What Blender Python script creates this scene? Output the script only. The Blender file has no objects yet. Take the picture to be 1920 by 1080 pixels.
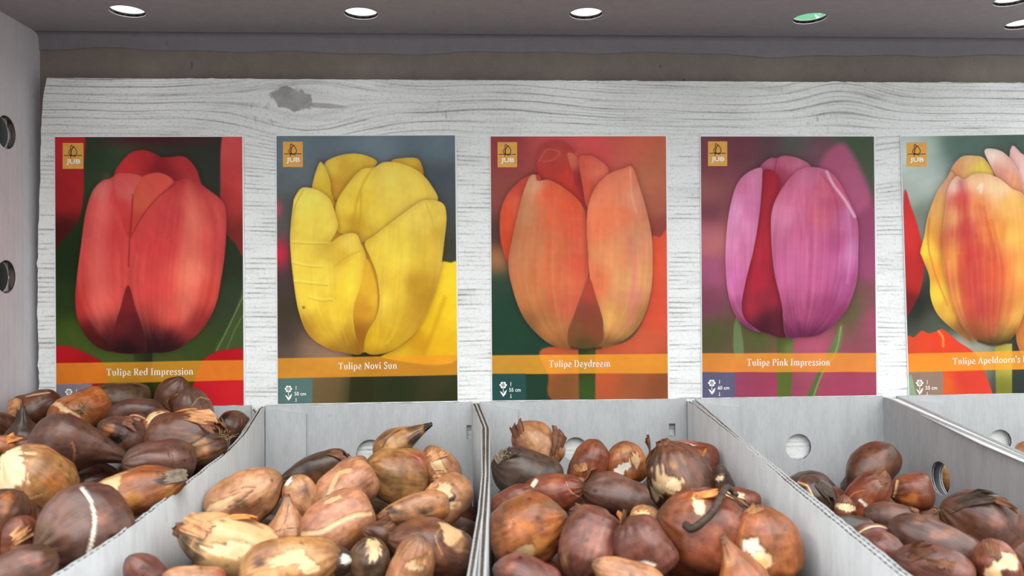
import bpy, math, random
import numpy as np
from mathutils import Vector, Matrix, Euler
from mathutils.geometry import tessellate_polygon

# ------------------------------------------------------------------ camera, sky, exposure
scene = bpy.context.scene
COL = scene.collection
F = 1450.0                                   # focal length in photo pixels (1920 wide)
CAM = Vector((0.0, -0.615, 0.0))
ROT = Euler((math.radians(90.0), math.radians(0.45), math.radians(-2.7)), 'XYZ')
cd = bpy.data.cameras.new('camera')
cd.sensor_width = 36.0
cd.lens = 36.0 * F / 1920.0
cd.clip_start = 0.01
cd.dof.use_dof = True
cd.dof.focus_distance = 0.585
cd.dof.aperture_fstop = 11.0
cam = bpy.data.objects.new('camera', cd)
cam.location = CAM
cam.rotation_euler = ROT
COL.objects.link(cam)
scene.camera = cam

world = bpy.data.worlds.new('overcast_sky')
scene.world = world
world.use_nodes = True
wn = world.node_tree.nodes
wn['Background'].inputs['Color'].default_value = (0.93, 0.97, 1.0, 1)
# overcast sky: brightest overhead, a third of that at the horizon
wt = world.node_tree
g_ = wt.nodes.new('ShaderNodeTexCoord'); s_ = wt.nodes.new('ShaderNodeSeparateXYZ')
wt.links.new(g_.outputs['Generated'], s_.inputs[0])
m1 = wt.nodes.new('ShaderNodeMath'); m1.operation = 'MAXIMUM'; m1.inputs[1].default_value = 0.0
m2 = wt.nodes.new('ShaderNodeMath'); m2.operation = 'MULTIPLY_ADD'; m2.inputs[1].default_value = 1.55; m2.inputs[2].default_value = 0.62
wt.links.new(s_.outputs[2], m1.inputs[0]); wt.links.new(m1.outputs[0], m2.inputs[0]); wt.links.new(m2.outputs[0], wn['Background'].inputs['Strength'])

sun = bpy.data.lights.new('hazy_sun', 'SUN')
sun.energy = 0.75
sun.angle = math.radians(50)
sun.color = (1.0, 0.97, 0.92)
so = bpy.data.objects.new('hazy_sun', sun)
so.rotation_euler = Euler((math.radians(42), 0, math.radians(14)), 'XYZ')
so.location = (0, -2, 3)
COL.objects.link(so)

scene.view_settings.view_transform = 'Standard'
scene.view_settings.look = 'None'
scene.view_settings.gamma = 1.0
scene.view_settings.use_curve_mapping = False
scene.view_settings.exposure = 1.0

# ------------------------------------------------------------------ helpers
RM = np.array(ROT.to_matrix())
CAMN = np.array(CAM)
G = 1.06                                     # photo tone of lit paper -> albedo

def lin(c):
    c = np.asarray(c, dtype=float) / 255.0
    return np.where(c <= 0.04045, c / 12.92, ((c + 0.055) / 1.055) ** 2.4)

def alb(c, g=None):
    return np.clip(lin(c) * (G if g is None else g), 0.002, 0.92)

def rays(px, py):
    px = np.asarray(px, float); py = np.asarray(py, float)
    d = np.stack([(px - 960) / F, -(py - 540) / F, -np.ones_like(px)], -1)
    return d @ RM.T

def on_y(px, py, y):
    d = rays(px, py)
    return CAMN + d * ((y - CAMN[1]) / d[..., 1])[..., None]

def on_x(px, py, x):
    d = rays(px, py)
    return CAMN + d * ((x - CAMN[0]) / d[..., 0])[..., None]

def on_z(px, py, z):
    d = rays(px, py)
    return CAMN + d * ((z - CAMN[2]) / d[..., 2])[..., None]

def on_slope(px, py, z0, k):
    """ray meets the plane z = z0 + k*y"""
    d = rays(px, py)
    s = (z0 + k * CAMN[1] - CAMN[2]) / (d[..., 2] - k * d[..., 1])
    return CAMN + d * s[..., None]

def project(P):
    q = (np.asarray(P) - CAMN) @ RM
    return 960 + F * q[..., 0] / -q[..., 2], 540 - F * q[..., 1] / -q[..., 2]

def mesh_obj(name, verts, faces, mat=None, parent=None, smooth=False, col=None, uv=None):
    me = bpy.data.meshes.new(name)
    verts = np.asarray(verts, dtype=np.float32)
    if isinstance(faces, np.ndarray):
        n, k = faces.shape
        me.vertices.add(len(verts)); me.vertices.foreach_set('co', verts.ravel())
        me.loops.add(n * k); me.loops.foreach_set('vertex_index', faces.astype(np.int32).ravel())
        me.polygons.add(n)
        me.polygons.foreach_set('loop_start', np.arange(0, n * k, k, dtype=np.int32))
        me.update(calc_edges=True)
    else:
        me.from_pydata([tuple(map(float, v)) for v in verts], [], [tuple(f) for f in faces])
    if smooth:
        me.polygons.foreach_set('use_smooth', np.ones(len(me.polygons), dtype=bool))
    if col is not None:
        a = me.color_attributes.new('col', 'FLOAT_COLOR', 'POINT')
        rgba = np.ones((len(verts), 4), dtype=np.float32); rgba[:, :col.shape[1]] = col
        a.data.foreach_set('color', rgba.ravel())
    if uv is not None:
        l = me.uv_layers.new(name='UVMap')
        idx = np.empty(len(me.loops), dtype=np.int32); me.loops.foreach_get('vertex_index', idx)
        l.data.foreach_set('uv', np.asarray(uv, np.float32)[idx].ravel())
    me.validate()
    o = bpy.data.objects.new(name, me)
    COL.objects.link(o)
    if mat: me.materials.append(mat)
    if parent: o.parent = parent
    return o

def tag(o, label=None, cat=None, group=None, kind=None):
    if label: o['label'] = label
    if cat: o['category'] = cat
    if group: o['group'] = group
    if kind: o['kind'] = kind
    return o

def empty(name, loc=(0, 0, 0)):
    o = bpy.data.objects.new(name, None)
    o.empty_display_size = 0.02
    o.location = loc
    COL.objects.link(o)
    return o

def grid_faces(nu, nv, wrap=False):
    """verts indexed i*nv + j, i<nu, j<nv; wrap joins i"""
    iu = np.arange(nu if wrap else nu - 1); jv = np.arange(nv - 1)
    I, J = np.meshgrid(iu, jv, indexing='ij')
    I2 = (I + 1) % nu
    return np.stack([I * nv + J, I2 * nv + J, I2 * nv + J + 1, I * nv + J + 1], -1).reshape(-1, 4)

def waves(seed, freq, n=10):
    r = np.random.RandomState(seed)
    k = r.normal(size=(n, 3)); k /= np.linalg.norm(k, axis=1)[:, None]
    k *= freq * r.uniform(0.6, 1.5, size=(n, 1))
    ph = r.uniform(0, 6.283, n)
    def f(P):
        return np.sin(P @ k.T * 6.283 + ph).sum(-1) / math.sqrt(n)
    return f

# ------------------------------------------------------------------ node helpers
class X:
    """tiny expression builder over Math nodes"""
    def __init__(s, nt, sock): s.nt, s.s = nt, sock
    def _m(s, op, *a):
        n = s.nt.nodes.new('ShaderNodeMath'); n.operation = op
        for i, v in enumerate((s,) + a):
            if isinstance(v, X): s.nt.links.new(v.s, n.inputs[i])
            else: n.inputs[i].default_value = v
        return X(s.nt, n.outputs[0])
    def __add__(s, o): return s._m('ADD', o)
    def __sub__(s, o): return s._m('SUBTRACT', o)
    def __mul__(s, o): return s._m('MULTIPLY', o)
    def __truediv__(s, o): return s._m('DIVIDE', o)
    def frac(s): return s._m('FRACT')
    def abs(s): return s._m('ABSOLUTE')
    def exp(s): return s._m('EXPONENT')
    def pw(s, p): return s._m('POWER', p)
    def mx(s, o): return s._m('MAXIMUM', o)
    def mn(s, o): return s._m('MINIMUM', o)
    def step(s, a, b):
        n = s.nt.nodes.new('ShaderNodeMapRange'); n.interpolation_type = 'SMOOTHSTEP'
        s.nt.links.new(s.s, n.inputs[0]); n.inputs[1].default_value = a; n.inputs[2].default_value = b
        return X(s.nt, n.outputs[0])
    def gauss(s, c, w):
        d = (s - c) / w
        return (d * d * -1.0).exp()

def new_mat(name, rough=0.6, spec=0.3):
    m = bpy.data.materials.new(name); m.use_nodes = True
    b = m.node_tree.nodes['Principled BSDF']
    b.inputs['Roughness'].default_value = rough
    b.inputs['Specular IOR Level'].default_value = spec
    return m, m.node_tree, b

def noise(nt, vec, scale, detail=4, rough=0.55):
    n = nt.nodes.new('ShaderNodeTexNoise'); n.inputs['Scale'].default_value = scale
    n.inputs['Detail'].default_value = detail; n.inputs['Roughness'].default_value = rough
    if vec is not None: nt.links.new(vec, n.inputs['Vector'])
    return X(nt, n.outputs['Fac'])

def mapping(nt, sc, src='Object'):
    tc = nt.nodes.new('ShaderNodeTexCoord'); mp = nt.nodes.new('ShaderNodeMapping')
    mp.inputs['Scale'].default_value = sc
    nt.links.new(tc.outputs[src], mp.inputs['Vector'])
    return mp.outputs['Vector']

def mix(nt, fac, a, b, mode='MIX'):
    n = nt.nodes.new('ShaderNodeMix'); n.data_type = 'RGBA'; n.blend_type = mode
    for s, v in ((n.inputs['Factor'], fac), (n.inputs['A'], a), (n.inputs['B'], b)):
        if isinstance(v, X): nt.links.new(v.s, s)
        elif isinstance(v, bpy.types.NodeSocket): nt.links.new(v, s)
        elif isinstance(v, (int, float)): s.default_value = v
        else: s.default_value = (*[float(c) for c in v], 1)
    return n.outputs['Result']

def bump(nt, b, h, strength, dist):
    n = nt.nodes.new('ShaderNodeBump'); n.inputs['Strength'].default_value = strength
    n.inputs['Distance'].default_value = dist
    nt.links.new(h.s, n.inputs['Height']); nt.links.new(n.outputs[0], b.inputs['Normal'])

def card_material(name, c, mottled=0.05, ribs=True, speck=0.0):
    """coated corrugated board: faint washboard ribs, scuffs"""
    m, nt, b = new_mat(name, 0.55, 0.3)
    base = alb(c, 1.0)
    n1 = noise(nt, mapping(nt, (18, 18, 5) if ribs else (14, 14, 14)), 6.0, 6)
    n2 = noise(nt, mapping(nt, (60, 60, 14) if ribs else (50, 50, 50)), 10.0, 4)
    f = (n1 * 0.6 + n2 * 0.4).step(0.35, 0.62)
    col = mix(nt, f, base * (1 - mottled * 2), np.clip(base * (1 + mottled), 0, 0.92))
    spots = noise(nt, mapping(nt, (1, 1, 0.45)), 190.0, 2).step(0.71, 0.76)
    col = mix(nt, spots * (0.35 + speck), col, base * 0.45)
    nt.links.new(col, b.inputs['Base Color'])
    if ribs:
        h = noise(nt, mapping(nt, (230, 230, 3)), 1.0, 2)
        bump(nt, b, h, 0.25, 0.0012)
    return m

M_WHITE = card_material('white_coated_board', (177, 179, 179))
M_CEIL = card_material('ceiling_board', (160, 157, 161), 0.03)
M_SIDE = card_material('side_board', (214, 210, 213), 0.03)
M_KRAFT = card_material('kraft_board', (131, 120, 112), 0.045, False, 0.3)
M_LIP = card_material('shade_toned_lip_board', (128, 125, 129), 0.03, False)  # toned darker than the ceiling board: the fold's occlusion is in the colour
M_CORE = card_material('corrugated_core', (100, 86, 72), 0.1, False)
M_SHADE_KRAFT = card_material('shade_toned_kraft_board', (52, 46, 42), 0.1, False)  # kraft darkened to stand for shade in the bins and side holes
M_PAPER, nt_, b_ = new_mat('torn_white_paper', 0.8, 0.2); b_.inputs['Base Color'].default_value = (.8, .8, .8, 1)
# ------------------------------------------------------------------ the display case
def slab(name, outline, holes, O, S, T, N, off, th, mat, parent=None):
    """flat sheet with holes; outline/holes are 2D loops on axes S,T from O; occupies off..off+th on N"""
    O, S, T, N = map(lambda v: np.array(v, float), (O, S, T, N))
    loops = [outline] + holes
    vs, fs, base = [], [], 0
    flat = [p for l in loops for p in l]
    tris = tessellate_polygon([[Vector((p[0], p[1], 0)) for p in l] for l in loops])
    n = len(flat)
    for o_ in (off, off + th):
        for p in flat: vs.append(O + S * p[0] + T * p[1] + N * o_)
    for t in tris:
        fs.append(t); fs.append(tuple(i + n for i in reversed(t)))
    k = 0
    for l in loops:
        m = len(l)
        for i in range(m):
            a, b = k + i, k + (i + 1) % m
            fs.append((a, b, b + n, a + n))
        k += m
    o = mesh_obj(name, vs, fs, mat, parent)
    import bmesh
    bm = bmesh.new(); bm.from_mesh(o.data); bmesh.ops.recalc_face_normals(bm, faces=bm.faces); bm.to_mesh(o.data); bm.free()
    return o

def join_into(dst, src):
    """append src's mesh to dst (same part built of two sheets)"""
    import bmesh
    bm = bmesh.new(); bm.from_mesh(dst.data); bm.from_mesh(src.data); bm.to_mesh(dst.data); bm.free()
    me = src.data; bpy.data.objects.remove(src); bpy.data.meshes.remove(me)

def circle(cx, cy, r, n=28):
    return [(cx + r * math.cos(6.28319 * i / n), cy + r * math.sin(6.28319 * i / n)) for i in range(n)]

def board(name, outline, circles, O, S, T, N, th, mat, parent=None, pitch=0.0042, slots=()):
    """corrugated board: two liners and a wavy core with flutes along T. Circles are (s,t,r)."""
    holes = [circle(*c) for c in circles] + [list(q) for q in slots]
    ln = 0.0005
    a = slab(name, outline, holes, O, S, T, N, 0, ln, mat, parent)
    join_into(a, slab('liner', outline, holes, O, S, T, N, th - ln, ln, mat))
    O, S, T, N = map(lambda v: np.array(v, float), (O, S, T, N))
    s0 = min(p[0] for p in outline); s1 = max(p[0] for p in outline)
    def span(s):
        ts = []
        for i in range(len(outline)):
            p, q = outline[i], outline[(i + 1) % len(outline)]
            if (p[0] - s) * (q[0] - s) <= 0 and p[0] != q[0]:
                ts.append(p[1] + (q[1] - p[1]) * (s - p[0]) / (q[0] - p[0]))
        return (min(ts) + 0.0002, max(ts) - 0.0002) if len(ts) > 1 else None
    vs, fs = [], []
    step = pitch / 8
    amp = (th - 2 * ln) / 2 * 0.96
    n = int((s1 - s0) / step)
    def pt(s, t): return O + S * s + T * t + N * (th / 2 + amp * math.sin(s * 6.28319 / pitch))
    for i in range(n):
        sa, sb = s0 + (i + .02) * step, s0 + (i + 1) * step
        sm = (sa + sb) / 2
        A, B = span(sa), span(sb)
        if not A or not B: continue
        cuts = []
        for (cs, ct, r) in circles:
            d = r * r - (sm - cs) ** 2
            if d > 0: cuts.append((ct - math.sqrt(d), ct + math.sqrt(d)))
        for q in slots:
            if min(p[0] for p in q) < sm < max(p[0] for p in q):
                cuts.append((min(p[1] for p in q), max(p[1] for p in q)))
        cuts.sort()
        la, lb = A[0], B[0]
        for c0, c1 in cuts + [None and 0 or (None, None)]:
            ua, ub = (A[1], B[1]) if c0 is None else (c0, c0)
            if ua > la and ub > lb:
                k = len(vs)
                vs += [pt(sa, la), pt(sb, lb), pt(sb, ub), pt(sa, ua)]
                fs.append((k, k + 1, k + 2, k + 3))
            if c1 is not None: la = lb = c1
    if vs: mesh_obj('corrugated_core', vs, np.array(fs), M_CORE, a, True)
    return a

Y_BACK = 0.014
zc = float(on_y(900, 70, Y_BACK)[2])                       # ceiling height
xl = float(on_y(77, 400, Y_BACK)[0])                       # left side panel
xr = 0.505
FRONT = -0.225
SHELF = -0.185

# ceiling with its round vent holes
hl = [on_z(px, py, zc) for px, py in ((239, 22), (677, 26), (1099, 26.5), (1518, 35), (1917, 46), (1899, 1))]
circ = [(p[0] - xl, p[1] - FRONT, 0.0123) for p in hl]
circ += [(p[0] - xl, p[1] - FRONT - 0.085, 0.0123) for p in hl[:4]]
W = xr - xl
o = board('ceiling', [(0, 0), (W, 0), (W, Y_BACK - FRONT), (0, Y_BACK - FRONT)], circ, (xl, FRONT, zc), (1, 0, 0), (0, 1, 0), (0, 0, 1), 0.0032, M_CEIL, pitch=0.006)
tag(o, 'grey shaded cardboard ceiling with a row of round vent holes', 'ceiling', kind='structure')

# folded lip where the ceiling turns down the back wall, a little wrinkled
r_ = np.random.RandomState(4)
nu, nv = 160, 10
U = np.linspace(xl, xr, nu)
wob = 0.0011 * np.sin(U * 17) + 0.0008 * np.sin(U * 41 + 1) + 0.0006 * np.sin(U * 88 + 2)
vs = []
for i, x in enumerate(U):
    for j in range(nv):
        a = j / (nv - 1)
        ang = a * math.pi / 2
        R = 0.0065
        y = Y_BACK - 0.001 - R + R * math.sin(ang)
        z = zc - 0.0003 - R * (1 - math.cos(ang)) + (wob[i] * a)
        if a > 0.8: z -= 0.006 * (a - 0.8) / 0.2
        y -= 0.0012 * math.exp(-((a - .75) / .12) ** 2) * (0.6 + 0.4 * math.sin(x * 29))
        vs.append((x, y, z))
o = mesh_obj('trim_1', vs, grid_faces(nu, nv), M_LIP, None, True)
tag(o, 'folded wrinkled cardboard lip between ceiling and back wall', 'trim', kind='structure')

# brown back wall
o = slab('wall_back', [(0, 0), (W, 0), (W, zc - SHELF + 0.004), (0, zc - SHELF + 0.004)], [], (xl, Y_BACK, SHELF), (1, 0, 0), (0, 0, 1), (0, 1, 0), 0, 0.004, M_KRAFT)
tag(o, 'bare brown cardboard back wall above the printed board', 'wall', kind='structure')

# left side panel with two holes, and a flank added beyond, coloured dark as shade in the holes
h1 = on_x(12, 248, xl); h2 = on_x(12, 519, xl)
D_ = Y_BACK - FRONT
ci = [(h[1] - FRONT, h[2] - SHELF, 0.0122) for h in (h1, h2)]
o = board('wall_left', [(0, 0), (D_, 0), (D_, zc - SHELF), (0, zc - SHELF)], ci, (xl, FRONT, SHELF), (0, 1, 0), (0, 0, 1), (-1, 0, 0), 0.006, M_SIDE, pitch=0.007)
tag(o, 'pale grey cardboard side panel with two round holes', 'wall', kind='structure')
o = slab('trim_2', [(0, 0), (D_, 0), (D_, zc - SHELF), (0, zc - SHELF)], [], (xl - 0.015, FRONT, SHELF), (0, 1, 0), (0, 0, 1), (-1, 0, 0), 0, 0.003, M_SHADE_KRAFT)
tag(o, 'added flank of the neighbouring case, coloured dark as shade behind the side holes', 'trim', kind='structure')

o = slab('floor', [(0, 0), (W + .05, 0), (W + .05, 0.46), (0, 0.46)], [], (xl - 0.03, -0.44, SHELF - 0.012), (1, 0, 0), (0, 1, 0), (0, 0, 1), 0, 0.0118, M_KRAFT)
tag(o, 'cardboard shelf under the bulb bins', 'floor', kind='structure')
mg, nt, b = new_mat('grey_paving', 0.85, 0.2)
nn = noise(nt, mapping(nt, (1, 1, 1)), 3.0, 8)
nt.links.new(mix(nt, nn.step(.3, .7), (.17, .165, .16), (.26, .255, .25)), b.inputs['Base Color'])
o = mesh_obj('floor_ground', [(-8, -8, -0.95), (8, -8, -0.95), (8, 8, -0.95), (-8, 8, -0.95)], [(0, 1, 2, 3)], mg)
tag(o, 'grey paved ground below the display', 'ground', kind='structure')

# green sign glimpsed through the fourth hole
m, nt, b = new_mat('green_sign_paint', 0.6, 0.3)
nt.links.new(mix(nt, noise(nt, mapping(nt, (1, 1, 1)), 45.0, 3).step(.58, .62), (.10, .33, .17), (.75, .85, .78)), b.inputs['Base Color'])
c = on_y(1517, 30, 0.45)
o = slab('green_sign', [(-.055, -.03), (.04, -.03), (.05, .018), (-.02, .022), (-.05, .012)], [], c, (1, 0, 0), (0, 0, 1), (0, 1, 0), 0, 0.004, m)
tag(o, 'green and white sign glimpsed through the fourth ceiling hole from the left', 'sign')

# ------------------------------------------------------------------ printed wood-look board
YB = 0.0
m, nt, b = new_mat('whitewashed_wood_print', 0.5, 0.35)
tc = nt.nodes.new('ShaderNodeTexCoord'); sp = nt.nodes.new('ShaderNodeSeparateXYZ')
nt.links.new(tc.outputs['Object'], sp.inputs[0])
x, z = X(nt, sp.outputs[0]), X(nt, sp.outputs[2])
kn = on_y(548, 186, YB); ar = on_y(1580, 215, YB); k3 = on_y(830, 205, YB)
lo = noise(nt, mapping(nt, (3.0, 1, 9)), 1.0, 3)
fine = noise(nt, mapping(nt, (18, 1, 160)), 1.0, 5, .65)
grit = noise(nt, mapping(nt, (420, 1, 520)), 1.0, 4, .7)
def warp(cx, cz, A, wx, wz, skew=1.0):
    g = x.gauss(float(cx), wx)
    s = (z - float(cz)) / wz
    return g * s * ((s * s * -0.5).exp()) * A
h = z + warp(kn[0] + .01, kn[2], -0.0235, 0.055, 0.026) + warp(ar[0], ar[2] - .012, -0.016, 0.04, 0.03) + warp(k3[0] + .05, k3[2] - .01, -.006, .05, .02)
h = h + (lo - 0.5) * 0.016 + (x * 0.012)
top = z.step(float(on_y(960, 300, YB)[2]), float(on_y(960, 225, YB)[2]))
def lines(period, w, seed):
    ph = (h / period + (fine - 0.5) * 0.35 + seed).frac()
    return ((ph - 0.5).abs()).step(w, 0.0)
brk = noise(nt, mapping(nt, (9, 1, 60)), 1.0, 3).step(0.40, 0.62)
L1 = lines(0.0062, 0.15, 0.2) * (brk * 0.75 + 0.25) * top
L3 = lines(0.0023, 0.3, 0.45) * (noise(nt, mapping(nt, (14, 1, 90)), 1.0, 3).step(0.45, 0.65)) * top * 0.4
L2 = lines(0.0036, 0.30, 0.7) * (noise(nt, mapping(nt, (22, 1, 130)), 1.0, 4).step(0.42, 0.66)) * ((top * -0.75) + 1.0)
bl = noise(nt, mapping(nt, (6, 1, 34)), 1.0, 5).step(0.5, 0.75)
dark = (L1 * 0.78).mx(L2 * 0.72).mx(L3) + (fine.step(0.50, 0.72) * 0.26) + (bl * 0.26) + (grit.step(0.5, 0.7) * 0.36)
# knot
kx = (x - float(kn[0])) / 0.0155; kz = (z - float(kn[2])) / 0.0085
kn_n = noise(nt, mapping(nt, (90, 1, 90)), 1.0, 3)
knot = (kx * kx + kz * kz + (lo - .5) * 0.8 + (kn_n - .5) * 2.2 + (kx * kz * 0.55)).step(1.15, 0.8)
tx = (x - float(kn[0]) - 0.022) / 0.022; tz = (z - float(kn[2]) + 0.0035 + (x - float(kn[0])) * 0.06) / 0.0022
knot = knot.mx((tx * tx + tz * tz).step(1.2, 0.5) * 0.8)
# flecks beside the knot and by the arch
def flecks(cx, cz, wx, wz):
    n = noise(nt, mapping(nt, (260, 1, 120)), 1.0, 3)
    return x.gauss(float(cx), wx) * z.gauss(float(cz), wz) * n.step(0.55, 0.62)
fk = flecks(kn[0] - .022, kn[2] - .012, .014, .009).mx(flecks(ar[0] - .022, ar[2] - .006, .012, .008)).mx(flecks(k3[0], k3[2] - .004, .004, .012))
dark = (dark + fk * 0.6).mn(0.95)
wcol = mix(nt, dark, alb((232, 234, 231), 1.0), alb((140, 138, 135), 1.0))
wcol = mix(nt, knot, wcol, mix(nt, kn_n.step(.3, .7), alb((150, 148, 146), 1.0), alb((172, 170, 168), 1.0)))
nt.links.new(wcol, b.inputs['Base Color'])
bump(nt, b, (dark * -1.0), 0.10, 0.0006)
M_WOOD = m

pl = []
rr = random.Random(5)
for (px, py) in [(88, 146), (1000, 151), (1500, 153), (2160, 157)]:
    pl.append((px, py))
left = [(82, 1060), (79, 800), (74, 740), (72, 640), (70, 590), (71, 540), (71, 470), (73, 400), (75, 340), (76, 280), (78, 220), (80, 190), (84, 160)]
for i, (px, py) in enumerate(left[:-1]):
    pass
edge = []
for i in range(len(left) - 1):
    (a0, b0), (a1, b1) = left[i], left[i + 1]
    n = max(2, int(abs(b1 - b0) / 11))
    for k in range(n):
        t = k / n
        edge.append((a0 + (a1 - a0) * t + rr.uniform(-.7, .7) - (2.0 if rr.random() < .13 else 0), b0 + (b1 - b0) * t))
outl = [(88, 146)]
for k in range(1, 190):
    px = 88 + k * 10.3
    outl.append((px, 146 + (px - 88) * 0.0053 + rr.uniform(-.35, .35) - (1.1 if rr.random() < .08 else 0)))
outl += [(outl[-1][0], 1040)]
outl += edge
P = on_y([p[0] for p in outl], [p[1] for p in outl], YB)
pts = [(float(p[0]), max(float(p[2]), SHELF + .001)) for p in P]
bb = slab('backing_board', pts, [], (0, YB, 0), (1, 0, 0), (0, 0, 1), (0, 1, 0), 0, 0.003, M_WOOD)
tag(bb, 'large board printed with whitewashed wood grain, behind the five tulip cards', 'display board')
# ------------------------------------------------------------------ tulip cards: flat prints
m, nt, b = new_mat('card_print', 0.5, 0.10)
at = nt.nodes.new('ShaderNodeAttribute'); at.attribute_name = 'col'
nn = noise(nt, mapping(nt, (900, 1, 900)), 1.0, 2)
nt.links.new(mix(nt, 0.10, at.outputs['Color'], mix(nt, nn.step(.3, .7), (.75, .75, .75), (1, 1, 1)), 'MULTIPLY'), b.inputs['Base Color'])
M_PRINT = m
def flat(name, c, rough=0.45, g=None):
    m, nt, b = new_mat(name, rough, 0.15)
    v = alb(c, g)
    nn = noise(nt, mapping(nt, (700, 700, 700)), 1.0, 2)
    nt.links.new(mix(nt, nn.step(.3, .7), v * 0.93, np.clip(v * 1.04, 0, .95)), b.inputs['Base Color'])
    return m
M_INK_W = flat('white_ink', (250, 246, 232))
M_INK_K = flat('dark_ink', (62, 46, 28))
M_LOGO = flat('orange_ink', (222, 163, 78))

def smooth_poly(pts, n=6):
    P = np.array(pts, float); m = len(P); out = []
    for i in range(m):
        p0, p1, p2, p3 = P[i - 1], P[i], P[(i + 1) % m], P[(i + 2) % m]
        for k in range(n):
            t = k / n
            out.append(0.5 * ((2 * p1) + (p2 - p0) * t + (2 * p0 - 5 * p1 + 4 * p2 - p3) * t * t + (3 * p1 - p0 - 3 * p2 + p3) * t ** 3))
    return np.array(out)

def smooth_line(pts, n=6):
    P = np.array(pts, float)
    if len(P) < 3: return P
    P = np.vstack([2 * P[0] - P[1], P, 2 * P[-1] - P[-2]]); out = []
    for i in range(1, len(P) - 2):
        p0, p1, p2, p3 = P[i - 1:i + 3]
        for k in range(n):
            t = k / n
            out.append(0.5 * ((2 * p1) + (p2 - p0) * t + (2 * p0 - 5 * p1 + 4 * p2 - p3) * t * t + (3 * p1 - p0 - 3 * p2 + p3) * t ** 3))
    out.append(P[-2])
    return np.array(out)

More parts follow.
